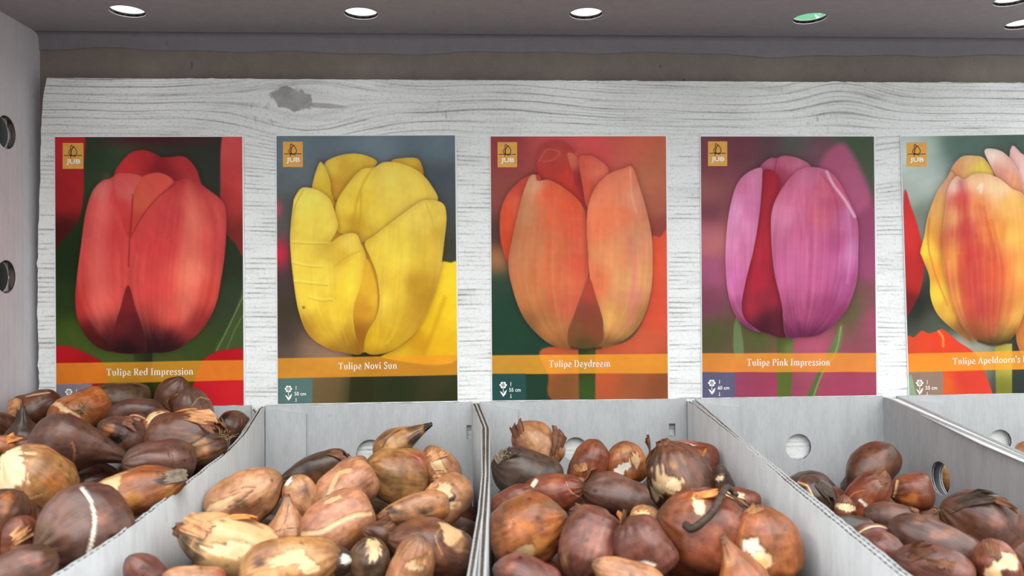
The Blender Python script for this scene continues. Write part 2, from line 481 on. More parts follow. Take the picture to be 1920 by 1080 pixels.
class Painter:
    def __init__(s, Xg, Yg, tf):
        s.X = (Xg - tf[0]) * tf[2]; s.Y = (Yg - tf[1]) * tf[2]      # into zoomed-crop coordinates
        s.C = np.zeros(Xg.shape + (3,))
    def field(s, samples, sel=None, soft=26.0, pw=1.6):
        x = s.X if sel is None else s.X[sel]; y = s.Y if sel is None else s.Y[sel]
        num = np.zeros(x.shape + (3,)); den = np.zeros(x.shape)
        for (px, py, c) in samples:
            w = 1.0 / ((x - px) ** 2 + (y - py) ** 2 + soft ** 2) ** pw
            num += w[..., None] * np.array(c, float); den += w
        return num / den[..., None]
    def bg(s, samples, soft=50): s.C[:] = s.field(samples, None, soft)
    def over(s, sel, col, a): s.C[sel] = s.C[sel] * (1 - a[..., None]) + col * a[..., None]
    def blob(s, x, y, rx, ry, c, a=1.0):
        q = np.exp(-((s.X - x) / rx) ** 2 - ((s.Y - y) / ry) ** 2) * a
        s.C[:] = s.C * (1 - q[..., None]) + np.array(c, float) * q[..., None]
    def dist(s, pts, closed, sel):
        x, y = s.X[sel], s.Y[sel]
        best = np.full(x.shape, 1e9); ins = np.zeros(x.shape, bool)
        n = len(pts)
        for i in range(n if closed else n - 1):
            a, b = pts[i], pts[(i + 1) % n]
            d = b - a; L = d @ d + 1e-9
            t = np.clip(((x - a[0]) * d[0] + (y - a[1]) * d[1]) / L, 0, 1)
            best = np.minimum(best, (x - a[0] - t * d[0]) ** 2 + (y - a[1] - t * d[1]) ** 2)
            if closed:
                c = (a[1] > y) != (b[1] > y)
                if abs(d[1]) > 1e-9: ins ^= c & (x < d[0] * (y - a[1]) / d[1] + a[0])
        best = np.sqrt(best)
        return np.where(ins, best, -best) if closed else best
    def box(s, pts, pad):
        lo, hi = pts.min(0) - pad, pts.max(0) + pad
        return (s.X > lo[0]) & (s.X < hi[0]) & (s.Y > lo[1]) & (s.Y < hi[1])
    def shape(s, pts, samples, blur=1.6, edge=None, sm=True, a=1.0, fiber=0.0, soft=26, fdir=0.0):
        """filled outline; samples: colour points or one colour; edge=(colour,width,alpha) shades the rim"""
        P = smooth_poly(pts) if sm else np.array(pts, float)
        sel = s.box(P, blur * 2 + 2 + (34 if fiber else 0))
        if not sel.any(): return
        d = s.dist(P, True, sel)
        if fiber:                                   # the petal's own shadow on what lies behind it
            sh = .26 * np.exp(np.clip(d, None, 0) / 9) * (d < 0)
            s.C[sel] = s.C[sel] * (1 - sh[..., None] * np.array([.75, 1, 1]))
        al = np.clip(d / (2 * blur) + 0.5, 0, 1); al = al * al * (3 - 2 * al) * a
        col = s.field(samples, sel, soft) if isinstance(samples, list) else np.broadcast_to(np.array(samples, float), d.shape + (3,))
        if fiber:
            xx = s.X[sel] * math.cos(fdir) + s.Y[sel] * math.sin(fdir); yy = -s.X[sel] * math.sin(fdir) + s.Y[sel] * math.cos(fdir)
            c0 = P.mean(0)
            fan = (s.X[sel] - c0[0]) / (1.25 - ((s.Y[sel] - c0[1]) / (np.ptp(P[:, 1]) / 2 + 1)) ** 2 * .55)
            q = np.stack([fan * .055, s.Y[sel] * .004, 0 * fan], -1)
            n = waves(3, 1.0, 14)(q) * .6 + waves(5, 2.6, 14)(q) * .4 + np.random.RandomState(1).normal(size=fan.shape) * .25
            col = col * (1 + fiber * .6 * n)[..., None]
            lowf = waves(9, 1.0, 10)(np.stack([fan * .012, s.Y[sel] * .005, 0 * fan], -1))
            vol = .10 * np.exp(-np.clip(d, 0, None) / 13) + .035 * lowf
            col = col * (1 - vol[..., None] * np.array([.8, 1.05, 1.0]))
        if edge:
            e = np.exp(-np.clip(d, 0, None) / (edge[1] * .6)) * edge[2] * (.55 + .35 * np.sin(s.X[sel] * .021 + s.Y[sel] * .017)) * .8
            col = col * (1 - e[..., None]) + np.array(edge[0], float) * e[..., None]
        s.over(sel, col, al)
        if fiber:
            s.clip = np.zeros(s.X.shape); s.clip[sel] = al
    clip = None
    def foot(s, x, y, rx, ry, c, a):
        q = np.exp(-((s.X - x) / rx) ** 2 - ((s.Y - y) / ry) ** 2) * a * s.clip
        s.C[:] = s.C * (1 - q[..., None]) + np.array(c, float) * q[..., None]
    def veins(s, base, mid, tops, cols, n, w, a, seed=0):
        """fine strokes running from the petal's foot to its rim, kept inside the last petal"""
        r = random.Random(seed)
        (mx0, mx1, my), (tx0, tx1, ty) = mid, tops
        for k in range(n):
            f = (k + r.uniform(.1, .9)) / n
            c = cols[r.randrange(len(cols))]
            q = [base, (base[0] + (mx0 + (mx1 - mx0) * f - base[0]) * .75, (base[1] * .55 + my * .45)), (mx0 + (mx1 - mx0) * f, my), (tx0 + (tx1 - tx0) * f, ty + r.uniform(-15, 25))]
            lo, hi = r.uniform(0, .35), r.uniform(.7, 1)
            S = smooth_line(q, 6); S = S[int(len(S) * lo):max(int(len(S) * hi), int(len(S) * lo) + 3)]
            s.line(S, w * r.uniform(.5, 1.5), c, a * r.uniform(.4, 1.2), w * .7, True)
    def line(s, pts, w, c, a=1.0, blur=1.2, clipped=False):
        P = np.array(pts) if clipped else smooth_line(pts)
        sel = s.box(P, w + blur * 3)
        if not sel.any(): return
        d = s.dist(P, False, sel)
        al = np.clip((w / 2 - d) / (2 * blur) + 0.5, 0, 1) * a
        if clipped: al = al * s.clip[sel]
        s.over(sel, np.broadcast_to(np.array(c, float), d.shape + (3,)), al)
    def band(s, pts, c, a):
        s.shape(pts, c, 0.8, None, False, a)

ZC = [(90, 240, 2.0), (505, 240, 2.038), (905, 240, 2.077), (1300, 240, 2.077), (1680, 240, 2.077)]
CORN = [((103, 257), (454, 256.5), (457, 760), (105.5, 765)),
        ((518.5, 255), (853, 254), (858, 751.5), (521, 757.5)),
        ((920, 256), (1248.5, 255.5), (1252.5, 747.5), (923, 751)),
        ((1314, 256), (1638.5, 256), (1643.5, 741), (1317, 746)),
        ((1689.5, 256), (2018, 251), (2032, 735), (1705, 741))]
OR_ = (224, 146, 36)

def paint1(p):
    p.bg([(200, 100, (45, 62, 40)), (250, 60, (62, 74, 54)), (600, 80, (42, 50, 38)), (80, 500, (27, 42, 17)), (90, 780, (64, 84, 28)),
          (60, 650, (37, 52, 20)), (690, 520, (37, 46, 27)), (560, 850, (52, 66, 27)), (690, 620, (47, 57, 37)), (620, 50, (58, 46, 42)), (450, 860, (62, 74, 30)), (350, 1000, (34, 42, 18)), (250, 900, (70, 82, 30))])
    p.blob(400, 36, 190, 34, (78, 26, 34), .95)
    p.shape([(20, 20), (132, 20), (134, 150), (133, 250), (120, 330), (85, 390), (50, 420), (20, 432)], [(60, 80, (186, 44, 50)), (110, 200, (172, 38, 42)), (60, 250, (160, 34, 38)), (60, 400, (70, 20, 16))], 5)
    p.shape([(657, 20), (740, 20), (740, 455), (700, 430), (668, 390), (648, 300), (646, 230)], [(690, 60, (208, 78, 78)), (700, 200, (196, 66, 64)), (660, 250, (170, 52, 50)), (700, 420, (120, 38, 32))], 4)
    p.shape([(625, 840), (660, 770), (700, 690), (738, 600), (740, 840)], (66, 80, 42), 4, a=.7)
    p.line([(632, 835), (680, 740), (732, 630)], 5, (110, 122, 70), .8)
    p.line([(668, 835), (700, 760), (732, 700)], 4, (104, 118, 60), .7)
    p.shape([(20, 832), (80, 819), (150, 848), (205, 885), (210, 960), (20, 965)], [(60, 850, (176, 22, 26)), (150, 900, (150, 16, 20)), (40, 920, (165, 20, 24))], 5)
    p.shape([(545, 960), (575, 880), (620, 845), (680, 830), (745, 850), (745, 1060), (520, 1060)], [(650, 860, (170, 16, 28)), (600, 1000, (196, 30, 40)), (700, 1000, (200, 34, 40))], 5)
    p.shape([(322, 830), (392, 830), (390, 1060), (325, 1060)], [(335, 900, (58, 66, 26)), (370, 900, (24, 30, 14))], 3, sm=False)
    p.shape([(245, 180), (290, 110), (350, 82), (400, 95), (430, 110), (500, 105), (530, 120), (560, 160), (577, 210), (640, 260), (668, 310), (665, 450), (650, 560), (630, 660), (590, 740), (540, 790), (470, 835), (380, 843), (300, 838), (220, 835), (160, 800), (115, 730), (102, 650), (108, 560), (125, 430), (140, 320), (165, 240), (200, 200)],
            [(300, 130, (192, 48, 52)), (400, 150, (150, 36, 42)), (480, 140, (160, 42, 44)), (550, 170, (178, 56, 56)), (200, 230, (226, 118, 112)), (180, 300, (216, 84, 78)), (150, 500, (208, 74, 68)), (230, 400, (214, 66, 64)), (120, 650, (188, 50, 46)), (200, 650, (226, 86, 76)), (170, 780, (100, 24, 22)), (240, 820, (50, 14, 14)), (340, 240, (208, 74, 66)), (400, 230, (214, 76, 68)), (420, 450, (210, 62, 64)), (400, 600, (214, 68, 64)), (480, 350, (204, 64, 66)), (560, 350, (226, 100, 86)), (540, 550, (236, 112, 88)), (470, 700, (214, 84, 70)), (620, 350, (204, 76, 72)), (640, 450, (196, 68, 66)), (600, 620, (204, 70, 58)), (560, 730, (150, 42, 40)), (450, 805, (70, 18, 22)), (300, 835, (24, 10, 12)), (380, 835, (36, 12, 14)), (260, 250, (205, 58, 58)), (150, 380, (210, 82, 78))],
            1.8, ((90, 20, 24), 5, .35), fiber=.035, soft=30)
    p.veins((330, 900), (110, 300, 520), (170, 300, 180), [(236, 130, 118), (180, 44, 46), (226, 96, 84)], 34, 7, .10, 1)
    p.veins((420, 900), (320, 660, 520), (400, 640, 200), [(242, 140, 112), (180, 46, 46), (230, 96, 80)], 50, 7, .10, 2)
    p.foot(300, 842, 150, 50, (26, 10, 12), .95); p.foot(460, 835, 130, 48, (40, 12, 16), .9); p.foot(185, 815, 70, 60, (70, 18, 18), .8); p.foot(580, 760, 60, 60, (120, 34, 34), .6)
    p.shape([(250, 175), (300, 100), (350, 84), (400, 98), (430, 112), (500, 108), (535, 130), (572, 205), (520, 190), (475, 200), (430, 172), (350, 180)], [(300, 140, (196, 50, 54)), (360, 110, (182, 44, 50)), (420, 150, (134, 30, 38)), (490, 130, (176, 50, 52)), (550, 175, (168, 50, 50)), (450, 180, (120, 28, 34))], 2.5, a=.85)
    p.shape([(355, 182), (420, 168), (470, 200), (420, 250), (360, 320), (312, 400), (318, 300), (330, 225)], [(400, 210, (218, 84, 74)), (345, 280, (212, 92, 66)), (330, 350, (196, 66, 54))], 2, ((140, 34, 34), 5, .55))
    p.shape([(250, 180), (300, 170), (350, 184), (325, 235), (316, 330), (303, 410), (280, 360), (255, 270)], [(280, 200, (216, 90, 86)), (300, 240, (222, 110, 100)), (270, 300, (206, 60, 60)), (300, 370, (196, 54, 54))], 3, ((150, 36, 38), 5, .4), a=.8)
    p.line([(318, 250), (312, 350), (306, 420), (302, 520)], 4, (120, 26, 30), .7, 2.5)
    p.line([(480, 206), (400, 272), (345, 345), (310, 410)], 3, (130, 28, 32), .7, 2)
    p.shape([(195, 220), (230, 195), (220, 420), (215, 700), (190, 760), (150, 640), (165, 420)], (232, 130, 118), 26, a=.30)
    p.shape([(520, 215), (560, 260), (575, 450), (560, 650), (510, 730), (480, 640), (500, 430)], (246, 148, 118), 26, a=.34)
    p.line([(600, 260), (628, 400), (612, 600), (570, 730)], 14, (170, 50, 48), .35, 9)
    p.shape([(300, 588), (330, 680), (364, 780), (362, 842), (236, 836), (245, 760), (270, 680)], [(300, 640, (120, 32, 34)), (280, 740, (100, 28, 32)), (330, 780, (70, 20, 24)), (300, 830, (30, 10, 12))], 2, ((150, 44, 42), 4, .5))
    p.band([(20, 882.5), (740, 870), (740, 945), (20, 962)], OR_, .74)
    p.band([(20, 962), (165, 960), (165, 1060), (20, 1060)], (122, 116, 128), 1)

def paint2(p):
    p.bg([(80, 100, (100, 120, 130)), (400, 60, (110, 126, 134)), (650, 60, (104, 120, 128)), (650, 200, (76, 84, 90)), (60, 300, (82, 82, 76)), (120, 180, (100, 108, 112)), (50, 600, (70, 56, 54)), (60, 700, (62, 54, 36)), (60, 800, (60, 50, 44)), (690, 350, (74, 78, 74)), (690, 450, (62, 62, 46)), (640, 300, (82, 86, 88)), (60, 200, (96, 104, 108)), (150, 850, (142, 112, 92)), (230, 865, (150, 116, 92)), (60, 850, (92, 74, 62)), (220, 1000, (104, 84, 50)), (360, 1000, (38, 42, 16)), (500, 1000, (34, 42, 18)), (640, 990, (58, 52, 28)), (680, 1030, (38, 44, 18)), (420, 870, (40, 40, 24))])
    p.blob(42, 480, 34, 58, (196, 40, 62), 1); p.blob(33, 310, 16, 34, (176, 76, 84), .9)
    p.shape([(318, 850), (400, 850), (395, 1070), (302, 1070)], (40, 40, 16), 6, sm=False, a=.9)
    p.shape([(640, 520), (690, 514), (730, 545), (730, 880), (440, 880), (480, 845), (540, 800), (590, 720), (625, 600)], [(670, 580, (244, 204, 44)), (690, 700, (238, 198, 34)), (620, 760, (226, 180, 28)), (580, 820, (196, 140, 20)), (640, 840, (222, 170, 24)), (500, 865, (206, 164, 34))], 4)
    p.line([(585, 870), (620, 790), (670, 650)], 14, (190, 128, 20), .5, 8)
    kw = dict(fiber=.02, soft=24)
    p.shape([(180, 240), (250, 200), (400, 160), (600, 250), (660, 330), (650, 540), (590, 720), (500, 830), (400, 855), (280, 850), (160, 780), (105, 650), (95, 400), (130, 260)], (206, 156, 44), 2)
    p.shape([(232, 250), (208, 150), (240, 115), (310, 98), (370, 105), (412, 130), (380, 162), (330, 195), (285, 245), (258, 275)], [(300, 150, (218, 170, 56)), (250, 220, (208, 156, 46)), (330, 106, (238, 208, 76)), (230, 140, (236, 204, 76)), (380, 130, (226, 186, 62))], 1.8, ((246, 222, 96), 5, .5), **kw)
    p.shape([(470, 122), (540, 113), (575, 125), (588, 185), (530, 165), (480, 145)], [(540, 130, (232, 196, 70)), (580, 160, (206, 160, 48))], 1.8, **kw)
    p.shape([(162, 240), (190, 135), (212, 148), (232, 200), (236, 240), (250, 300), (200, 270)], [(190, 160, (240, 210, 84)), (200, 230, (230, 194, 60)), (240, 280, (226, 186, 52))], 1.8, **kw)
    p.shape([(400, 150), (440, 130), (500, 135), (570, 165), (620, 220), (642, 280), (560, 300), (480, 360), (400, 420), (345, 436), (300, 410), (260, 390), (253, 300), (288, 230), (350, 160)], [(330, 200, (248, 218, 78)), (450, 200, (244, 214, 92)), (550, 220, (242, 208, 84)), (330, 360, (204, 154, 40)), (290, 300, (242, 208, 68)), (400, 330, (240, 206, 70)), (280, 380, (226, 186, 56)), (500, 280, (244, 212, 84)), (345, 280, (232, 194, 58))], 1.8, ((250, 228, 110), 4, .5), **kw)
    p.line([(395, 150), (355, 220), (330, 300), (320, 400)], 8, (206, 156, 40), .6, 4)
    p.line([(350, 250), (348, 330), (336, 420)], 6, (200, 150, 36), .6, 4)
    p.shape([(90, 300), (96, 268), (120, 232), (150, 228), (190, 240), (230, 270), (250, 320), (262, 380), (235, 435), (280, 408), (330, 404), (350, 440), (370, 500), (350, 600), (322, 700), (330, 800), (352, 862), (290, 858), (220, 840), (150, 790), (112, 700), (92, 580), (80, 450), (82, 370)], [(130, 260, (246, 222, 96)), (150, 350, (248, 218, 84)), (120, 450, (242, 212, 78)), (200, 390, (246, 218, 84)), (200, 550, (248, 212, 72)), (150, 650, (242, 206, 66)), (250, 700, (236, 196, 52)), (300, 610, (242, 202, 56)), (280, 490, (214, 170, 50)), (300, 440, (244, 212, 84)), (340, 520, (244, 206, 62)), (200, 780, (214, 168, 44)), (280, 840, (176, 128, 30)), (340, 850, (140, 96, 16)), (150, 770, (180, 132, 36)), (230, 450, (220, 178, 58))], 1.8, ((250, 230, 120), 4, .4), **kw)
    p.veins((330, 900), (80, 350, 560), (90, 320, 240), [(255, 238, 140), (210, 164, 46), (232, 190, 58)], 40, 7, .11, 3)
    p.foot(290, 866, 130, 45, (140, 96, 22), .8); p.foot(150, 800, 60, 60, (176, 130, 36), .6)
    p.shape([(365, 440), (400, 412), (480, 350), (570, 285), (620, 275), (665, 290), (677, 340), (670, 420), (655, 540), (630, 640), (590, 730), (540, 800), (470, 850), (400, 866), (366, 850), (372, 790), (410, 720), (422, 650), (410, 560), (388, 500)], [(450, 420, (242, 208, 74)), (560, 330, (248, 218, 92)), (640, 330, (244, 212, 86)), (520, 500, (242, 208, 68)), (480, 620, (226, 186, 54)), (560, 600, (190, 142, 38)), (600, 650, (182, 134, 30)), (620, 480, (226, 188, 64)), (500, 720, (210, 166, 40)), (440, 650, (244, 208, 68)), (410, 820, (206, 160, 26)), (550, 740, (196, 148, 34)), (655, 420, (216, 178, 64)), (400, 500, (240, 204, 66)), (470, 830, (190, 144, 26))], 1.8, ((252, 232, 120), 4, .4), **kw)
    p.veins((400, 900), (390, 690, 540), (420, 680, 290), [(255, 236, 130), (206, 158, 44), (226, 182, 56)], 40, 7, .11, 4)
    p.foot(430, 870, 90, 30, (160, 112, 20), .7); p.foot(580, 680, 60, 120, (176, 128, 32), .55)
    p.line([(600, 290), (625, 360), (640, 440)], 5, (216, 174, 60), .6, 3)
    p.shape([(370, 500), (398, 560), (414, 640), (404, 720), (370, 790), (352, 862), (328, 780), (322, 690), (350, 600)], [(385, 580, (226, 174, 46)), (370, 680, (196, 138, 34)), (350, 800, (150, 94, 18)), (400, 660, (230, 182, 50))], 2.5, ((150, 100, 20), 5, .35))
    for q in ([(85, 440), (150, 444), (225, 446)], [(86, 518), (140, 530), (200, 534)], [(95, 590), (150, 596), (222, 602)], [(150, 650), (200, 662), (240, 660)]):
        p.line(q, 3, (196, 152, 50), .55, 2.4); p.line([(a, b_ - 8) for a, b_ in q], 4, (254, 236, 130), .5, 3)
    p.line([(250, 530), (300, 490), (345, 470)], 6, (200, 154, 46), .5, 5)
    p.line([(130, 236), (98, 300), (86, 380)], 4, (190, 150, 44), .6, 2)
    p.blob(131, 686, 5, 5, (90, 70, 30), .9)
    p.band([(20, 880), (730, 867), (730, 943), (20, 957.5)], OR_, .78)
    p.band([(20, 957.5), (165, 954.5), (165, 1070), (20, 1070)], (82, 108, 103), 1)

def paint3(p):
    p.bg([(70, 100, (148, 62, 62)), (60, 250, (150, 76, 68)), (300, 60, (206, 84, 84)), (450, 80, (214, 80, 80)), (600, 60, (206, 102, 78)), (640, 200, (192, 112, 82)), (690, 150, (184, 104, 74)), (690, 390, (140, 64, 56)), (50, 430, (72, 48, 46)), (50, 500, (176, 116, 74)), (60, 620, (37, 62, 47)), (100, 800, (27, 60, 41)), (180, 860, (27, 56, 41)), (680, 300, (176, 96, 76)), (120, 1000, (25, 60, 50)), (200, 1000, (32, 56, 36)), (90, 700, (30, 60, 45)), (530, 50, (200, 90, 80))])
    p.shape([(655, 440), (690, 425), (740, 435), (740, 1070), (300, 1070), (255, 960), (232, 860), (450, 850), (560, 830), (620, 760), (655, 640)], [(690, 500, (218, 84, 54)), (680, 700, (208, 78, 52)), (600, 850, (196, 86, 56)), (600, 1000, (146, 80, 48)), (300, 900, (176, 82, 46)), (330, 1000, (122, 76, 40)), (480, 950, (180, 82, 46)), (690, 1020, (130, 70, 40))], 5)
    p.shape([(372, 845), (440, 845), (438, 1070), (376, 1070)], [(385, 900, (36, 46, 24)), (420, 900, (62, 70, 34)), (410, 1030, (52, 74, 28))], 3, sm=False)
    kw = dict(fiber=.035, soft=26)
    p.shape([(210, 160), (225, 80), (270, 55), (320, 60), (355, 90), (382, 130), (402, 300), (320, 240), (240, 215)], [(300, 100, (196, 74, 66)), (260, 150, (192, 64, 54)), (330, 200, (206, 66, 50)), (240, 90, (190, 76, 70)), (370, 220, (190, 56, 46))], 3, **kw)
    p.line([(220, 130), (250, 85), (300, 95), (270, 125), (235, 130)], 5, (224, 120, 105), .5, 4)
    p.shape([(360, 96), (400, 68), (430, 88), (422, 112), (382, 118)], (204, 84, 76), 4)
    p.shape([(330, 100), (360, 105), (384, 150), (400, 300), (365, 230), (345, 160)], [(350, 120, (214, 106, 84)), (375, 200, (164, 50, 50))], 3)
    p.shape([(375, 122), (400, 108), (440, 115), (492, 168), (440, 240), (408, 310), (388, 220)], [(400, 140, (228, 100, 78)), (450, 160, (234, 118, 92)), (410, 250, (214, 90, 66))], 2.5, ((236, 140, 110), 4, .4), **kw)
    p.shape([(115, 235), (170, 190), (220, 185), (230, 260), (190, 500), (130, 580), (100, 530), (70, 440), (68, 340), (85, 280)], [(100, 350, (222, 86, 50)), (140, 240, (210, 80, 60)), (90, 450, (204, 74, 44)), (150, 290, (226, 104, 74))], 2, **kw)
    p.shape([(215, 205), (260, 203), (320, 235), (380, 290), (405, 360), (412, 480), (412, 570), (380, 660), (345, 760), (330, 830), (348, 858), (270, 845), (200, 790), (150, 720), (115, 620), (100, 530), (115, 430), (150, 280), (180, 195), (205, 182)], [(200, 215, (228, 166, 128)), (160, 330, (196, 132, 90)), (260, 250, (228, 96, 62)), (340, 320, (226, 88, 58)), (380, 400, (216, 86, 62)), (130, 500, (186, 118, 78)), (200, 450, (196, 122, 78)), (270, 450, (206, 108, 68)), (300, 600, (204, 106, 68)), (180, 650, (190, 118, 68)), (385, 540, (216, 80, 60)), (250, 780, (168, 110, 60)), (320, 835, (140, 92, 48)), (350, 680, (196, 86, 62)), (300, 360, (218, 98, 64)), (190, 780, (140, 92, 50))], 2, ((230, 130, 90), 4, .35), **kw)
    p.veins((350, 900), (100, 420, 520), (170, 390, 220), [(232, 150, 100), (188, 92, 56), (206, 150, 92), (236, 100, 66)], 60, 8, .13, 5)
    p.foot(280, 866, 120, 45, (110, 76, 40), .75); p.foot(170, 770, 50, 60, (130, 84, 46), .6)
    p.shape([(412, 300), (440, 230), (490, 180), (550, 157), (575, 148), (590, 165), (605, 210), (630, 290), (655, 400), (662, 500), (655, 640), (620, 750), (560, 820), (470, 855), (440, 850), (470, 780), (455, 700), (420, 600), (410, 480), (405, 380)], [(470, 230, (236, 128, 94)), (560, 200, (236, 132, 98)), (430, 380, (236, 122, 84)), (520, 330, (236, 122, 82)), (590, 270, (230, 150, 116)), (620, 420, (216, 144, 104)), (500, 500, (226, 142, 94)), (440, 600, (222, 108, 70)), (560, 600, (206, 152, 94)), (590, 650, (196, 126, 96)), (640, 600, (206, 146, 92)), (500, 750, (206, 152, 78)), (560, 790, (160, 118, 60)), (480, 848, (100, 70, 38)), (620, 720, (170, 116, 66))], 2, ((240, 160, 120), 4, .35), **kw)
    p.veins((440, 900), (410, 670, 520), (430, 640, 190), [(240, 170, 120), (206, 110, 80), (220, 168, 104), (240, 124, 84)], 55, 8, .13, 6)
    p.foot(500, 866, 100, 40, (84, 62, 32), .85); p.foot(620, 760, 50, 60, (150, 104, 58), .6)
    p.line([(575, 160), (580, 260), (600, 330)], 6, (244, 186, 150), .5, 4)
    p.line([(575, 430), (590, 560), (588, 680), (575, 760)], 20, (208, 110, 112), .5, 12)
    p.shape([(412, 580), (440, 650), (470, 780), (452, 848), (345, 858), (330, 800), (350, 740), (385, 650)], [(410, 640, (168, 66, 50)), (400, 720, (128, 62, 46)), (370, 780, (120, 72, 42)), (430, 790, (126, 64, 40)), (400, 845, (80, 64, 30))], 2, ((205, 110, 70), 4, .4))
    p.line([(345, 856), (400, 864), (460, 856)], 8, (40, 36, 22), .7, 4)
    p.band([(20, 885), (740, 879), (740, 955), (20, 958)], (228, 152, 44), .8)
    p.band([(20, 958), (169, 957), (170, 1075), (20, 1075)], (37, 72, 68), 1)

def paint4(p):
    p.bg([(80, 150, (122, 64, 74)), (60, 250, (152, 90, 86)), (200, 80, (108, 58, 68)), (400, 60, (80, 88, 80)), (640, 80, (68, 86, 64)), (690, 200, (78, 86, 68)), (680, 350, (136, 62, 84)), (690, 500, (142, 68, 98)), (60, 330, (104, 54, 64)), (60, 420, (172, 90, 108)), (80, 550, (156, 78, 112)), (60, 680, (116, 58, 78)), (80, 800, (72, 76, 42)), (250, 830, (76, 82, 42)), (690, 750, (152, 68, 94)), (620, 720, (84, 86, 50)), (450, 850, (166, 78, 102)), (200, 1000, (140, 60, 86)), (600, 1000, (152, 62, 84)), (280, 1000, (150, 58, 82)), (300, 60, (92, 66, 72)), (480, 100, (120, 76, 90)), (80, 440, (196, 120, 110))])
    p.shape([(490, 160), (580, 60), (660, 180), (690, 300), (600, 340)], [(580, 110, (176, 86, 118)), (620, 220, (180, 88, 124))], 16, a=.9)
    p.shape([(640, 340), (720, 320), (730, 560), (640, 560)], (150, 72, 108), 16, a=.7)
    p.shape([(325, 795), (390, 805), (380, 1060), (328, 1060)], [(340, 850, (70, 78, 36)), (370, 860, (104, 112, 56)), (350, 1000, (84, 96, 42))], 2.5, sm=False)
    p.shape([(165, 740), (182, 760), (196, 880), (160, 880), (156, 800)], [(175, 800, (100, 114, 74))], 3)
    p.shape([(575, 762), (582, 800), (562, 880), (502, 960), (468, 1060), (436, 1060), (500, 920), (545, 830)], [(560, 820, (96, 112, 66)), (490, 960, (80, 100, 52))], 2.5)
    p.line([(575, 775), (555, 870), (500, 960), (466, 1050)], 5, (168, 160, 110), .7, 2)
    kw = dict(fiber=.05, soft=26)
    p.shape([(255, 165), (295, 120), (325, 118), (355, 108), (410, 118), (458, 152), (400, 190), (330, 270), (262, 270)], [(290, 145, (194, 104, 134)), (370, 130, (198, 106, 136)), (340, 180, (172, 66, 90)), (290, 230, (160, 40, 56)), (420, 145, (204, 116, 146))], 2, ((222, 150, 180), 4, .4), **kw)
    p.line([(325, 122), (315, 170), (295, 220)], 4, (140, 40, 66), .7, 2)
    p.shape([(265, 190), (292, 160), (335, 200), (320, 290), (305, 400), (315, 560), (345, 680), (362, 810), (280, 797), (210, 765), (185, 690), (200, 600), (230, 480), (255, 330)], [(290, 300, (168, 42, 58)), (275, 450, (178, 42, 58)), (250, 600, (168, 38, 54)), (310, 650, (140, 36, 52)), (220, 700, (150, 40, 56)), (280, 770, (70, 24, 36)), (330, 770, (84, 26, 40))], 2, **kw)
    p.shape([(262, 155), (268, 190), (258, 330), (235, 470), (205, 590), (188, 690), (205, 750), (262, 795), (200, 770), (160, 720), (135, 640), (125, 520), (130, 400), (145, 300), (170, 220), (210, 175)], [(200, 220, (206, 116, 154)), (165, 330, (228, 152, 190)), (220, 320, (206, 114, 158)), (145, 450, (218, 136, 176)), (200, 480, (202, 110, 150)), (140, 600, (200, 108, 162)), (180, 620, (190, 94, 142)), (160, 700, (150, 64, 104)), (240, 200, (216, 130, 166))], 2, ((236, 180, 208), 4, .5), **kw)
    p.veins((260, 830), (120, 260, 500), (160, 265, 190), [(236, 176, 206), (180, 84, 130), (210, 124, 168)], 34, 6, .15, 7)
    p.foot(220, 780, 70, 40, (90, 34, 64), .7)
    p.shape([(465, 152), (520, 165), (560, 200), (600, 270), (638, 360), (642, 480), (635, 600), (600, 700), (550, 760), (490, 805), (420, 815), (360, 808), (345, 690), (315, 560), (303, 420), (305, 330), (330, 260), (380, 190), (420, 160)], [(450, 180, (208, 116, 150)), (520, 240, (206, 98, 122)), (380, 250, (206, 106, 140)), (340, 350, (216, 130, 160)), (420, 400, (196, 94, 134)), (500, 350, (206, 98, 122)), (370, 550, (196, 98, 144)), (460, 600, (182, 84, 128)), (560, 450, (176, 78, 124)), (600, 350, (196, 108, 154)), (620, 480, (204, 126, 176)), (600, 620, (166, 78, 130)), (520, 700, (140, 54, 94)), (440, 740, (152, 62, 98)), (400, 790, (126, 48, 84)), (480, 795, (96, 34, 64)), (540, 300, (190, 84, 114))], 2, ((232, 170, 200), 4, .5), **kw)
    p.veins((420, 860), (300, 650, 480), (330, 630, 200), [(232, 168, 196), (160, 66, 110), (214, 124, 160), (190, 84, 120)], 70, 6, .15, 8)
    p.foot(440, 815, 120, 45, (84, 30, 58), .85); p.foot(560, 740, 70, 60, (120, 48, 88), .6)
    p.line([(520, 170), (545, 220), (590, 280), (628, 345)], 9, (244, 228, 240), .65, 5)
    p.line([(500, 180), (550, 260), (565, 420), (550, 600), (510, 720)], 7, (150, 60, 100), .4, 5)
    p.line([(600, 290), (612, 450), (600, 600)], 9, (226, 160, 200), .35, 6)
    p.line([(410, 300), (440, 450), (430, 700)], 8, (222, 140, 172), .3, 7)
    p.band([(20, 877.5), (740, 876), (740, 950), (20, 951)], (226, 140, 52), .8)
    p.band([(20, 951), (163, 951), (163, 1075), (20, 1075)], (88, 84, 110), 1)

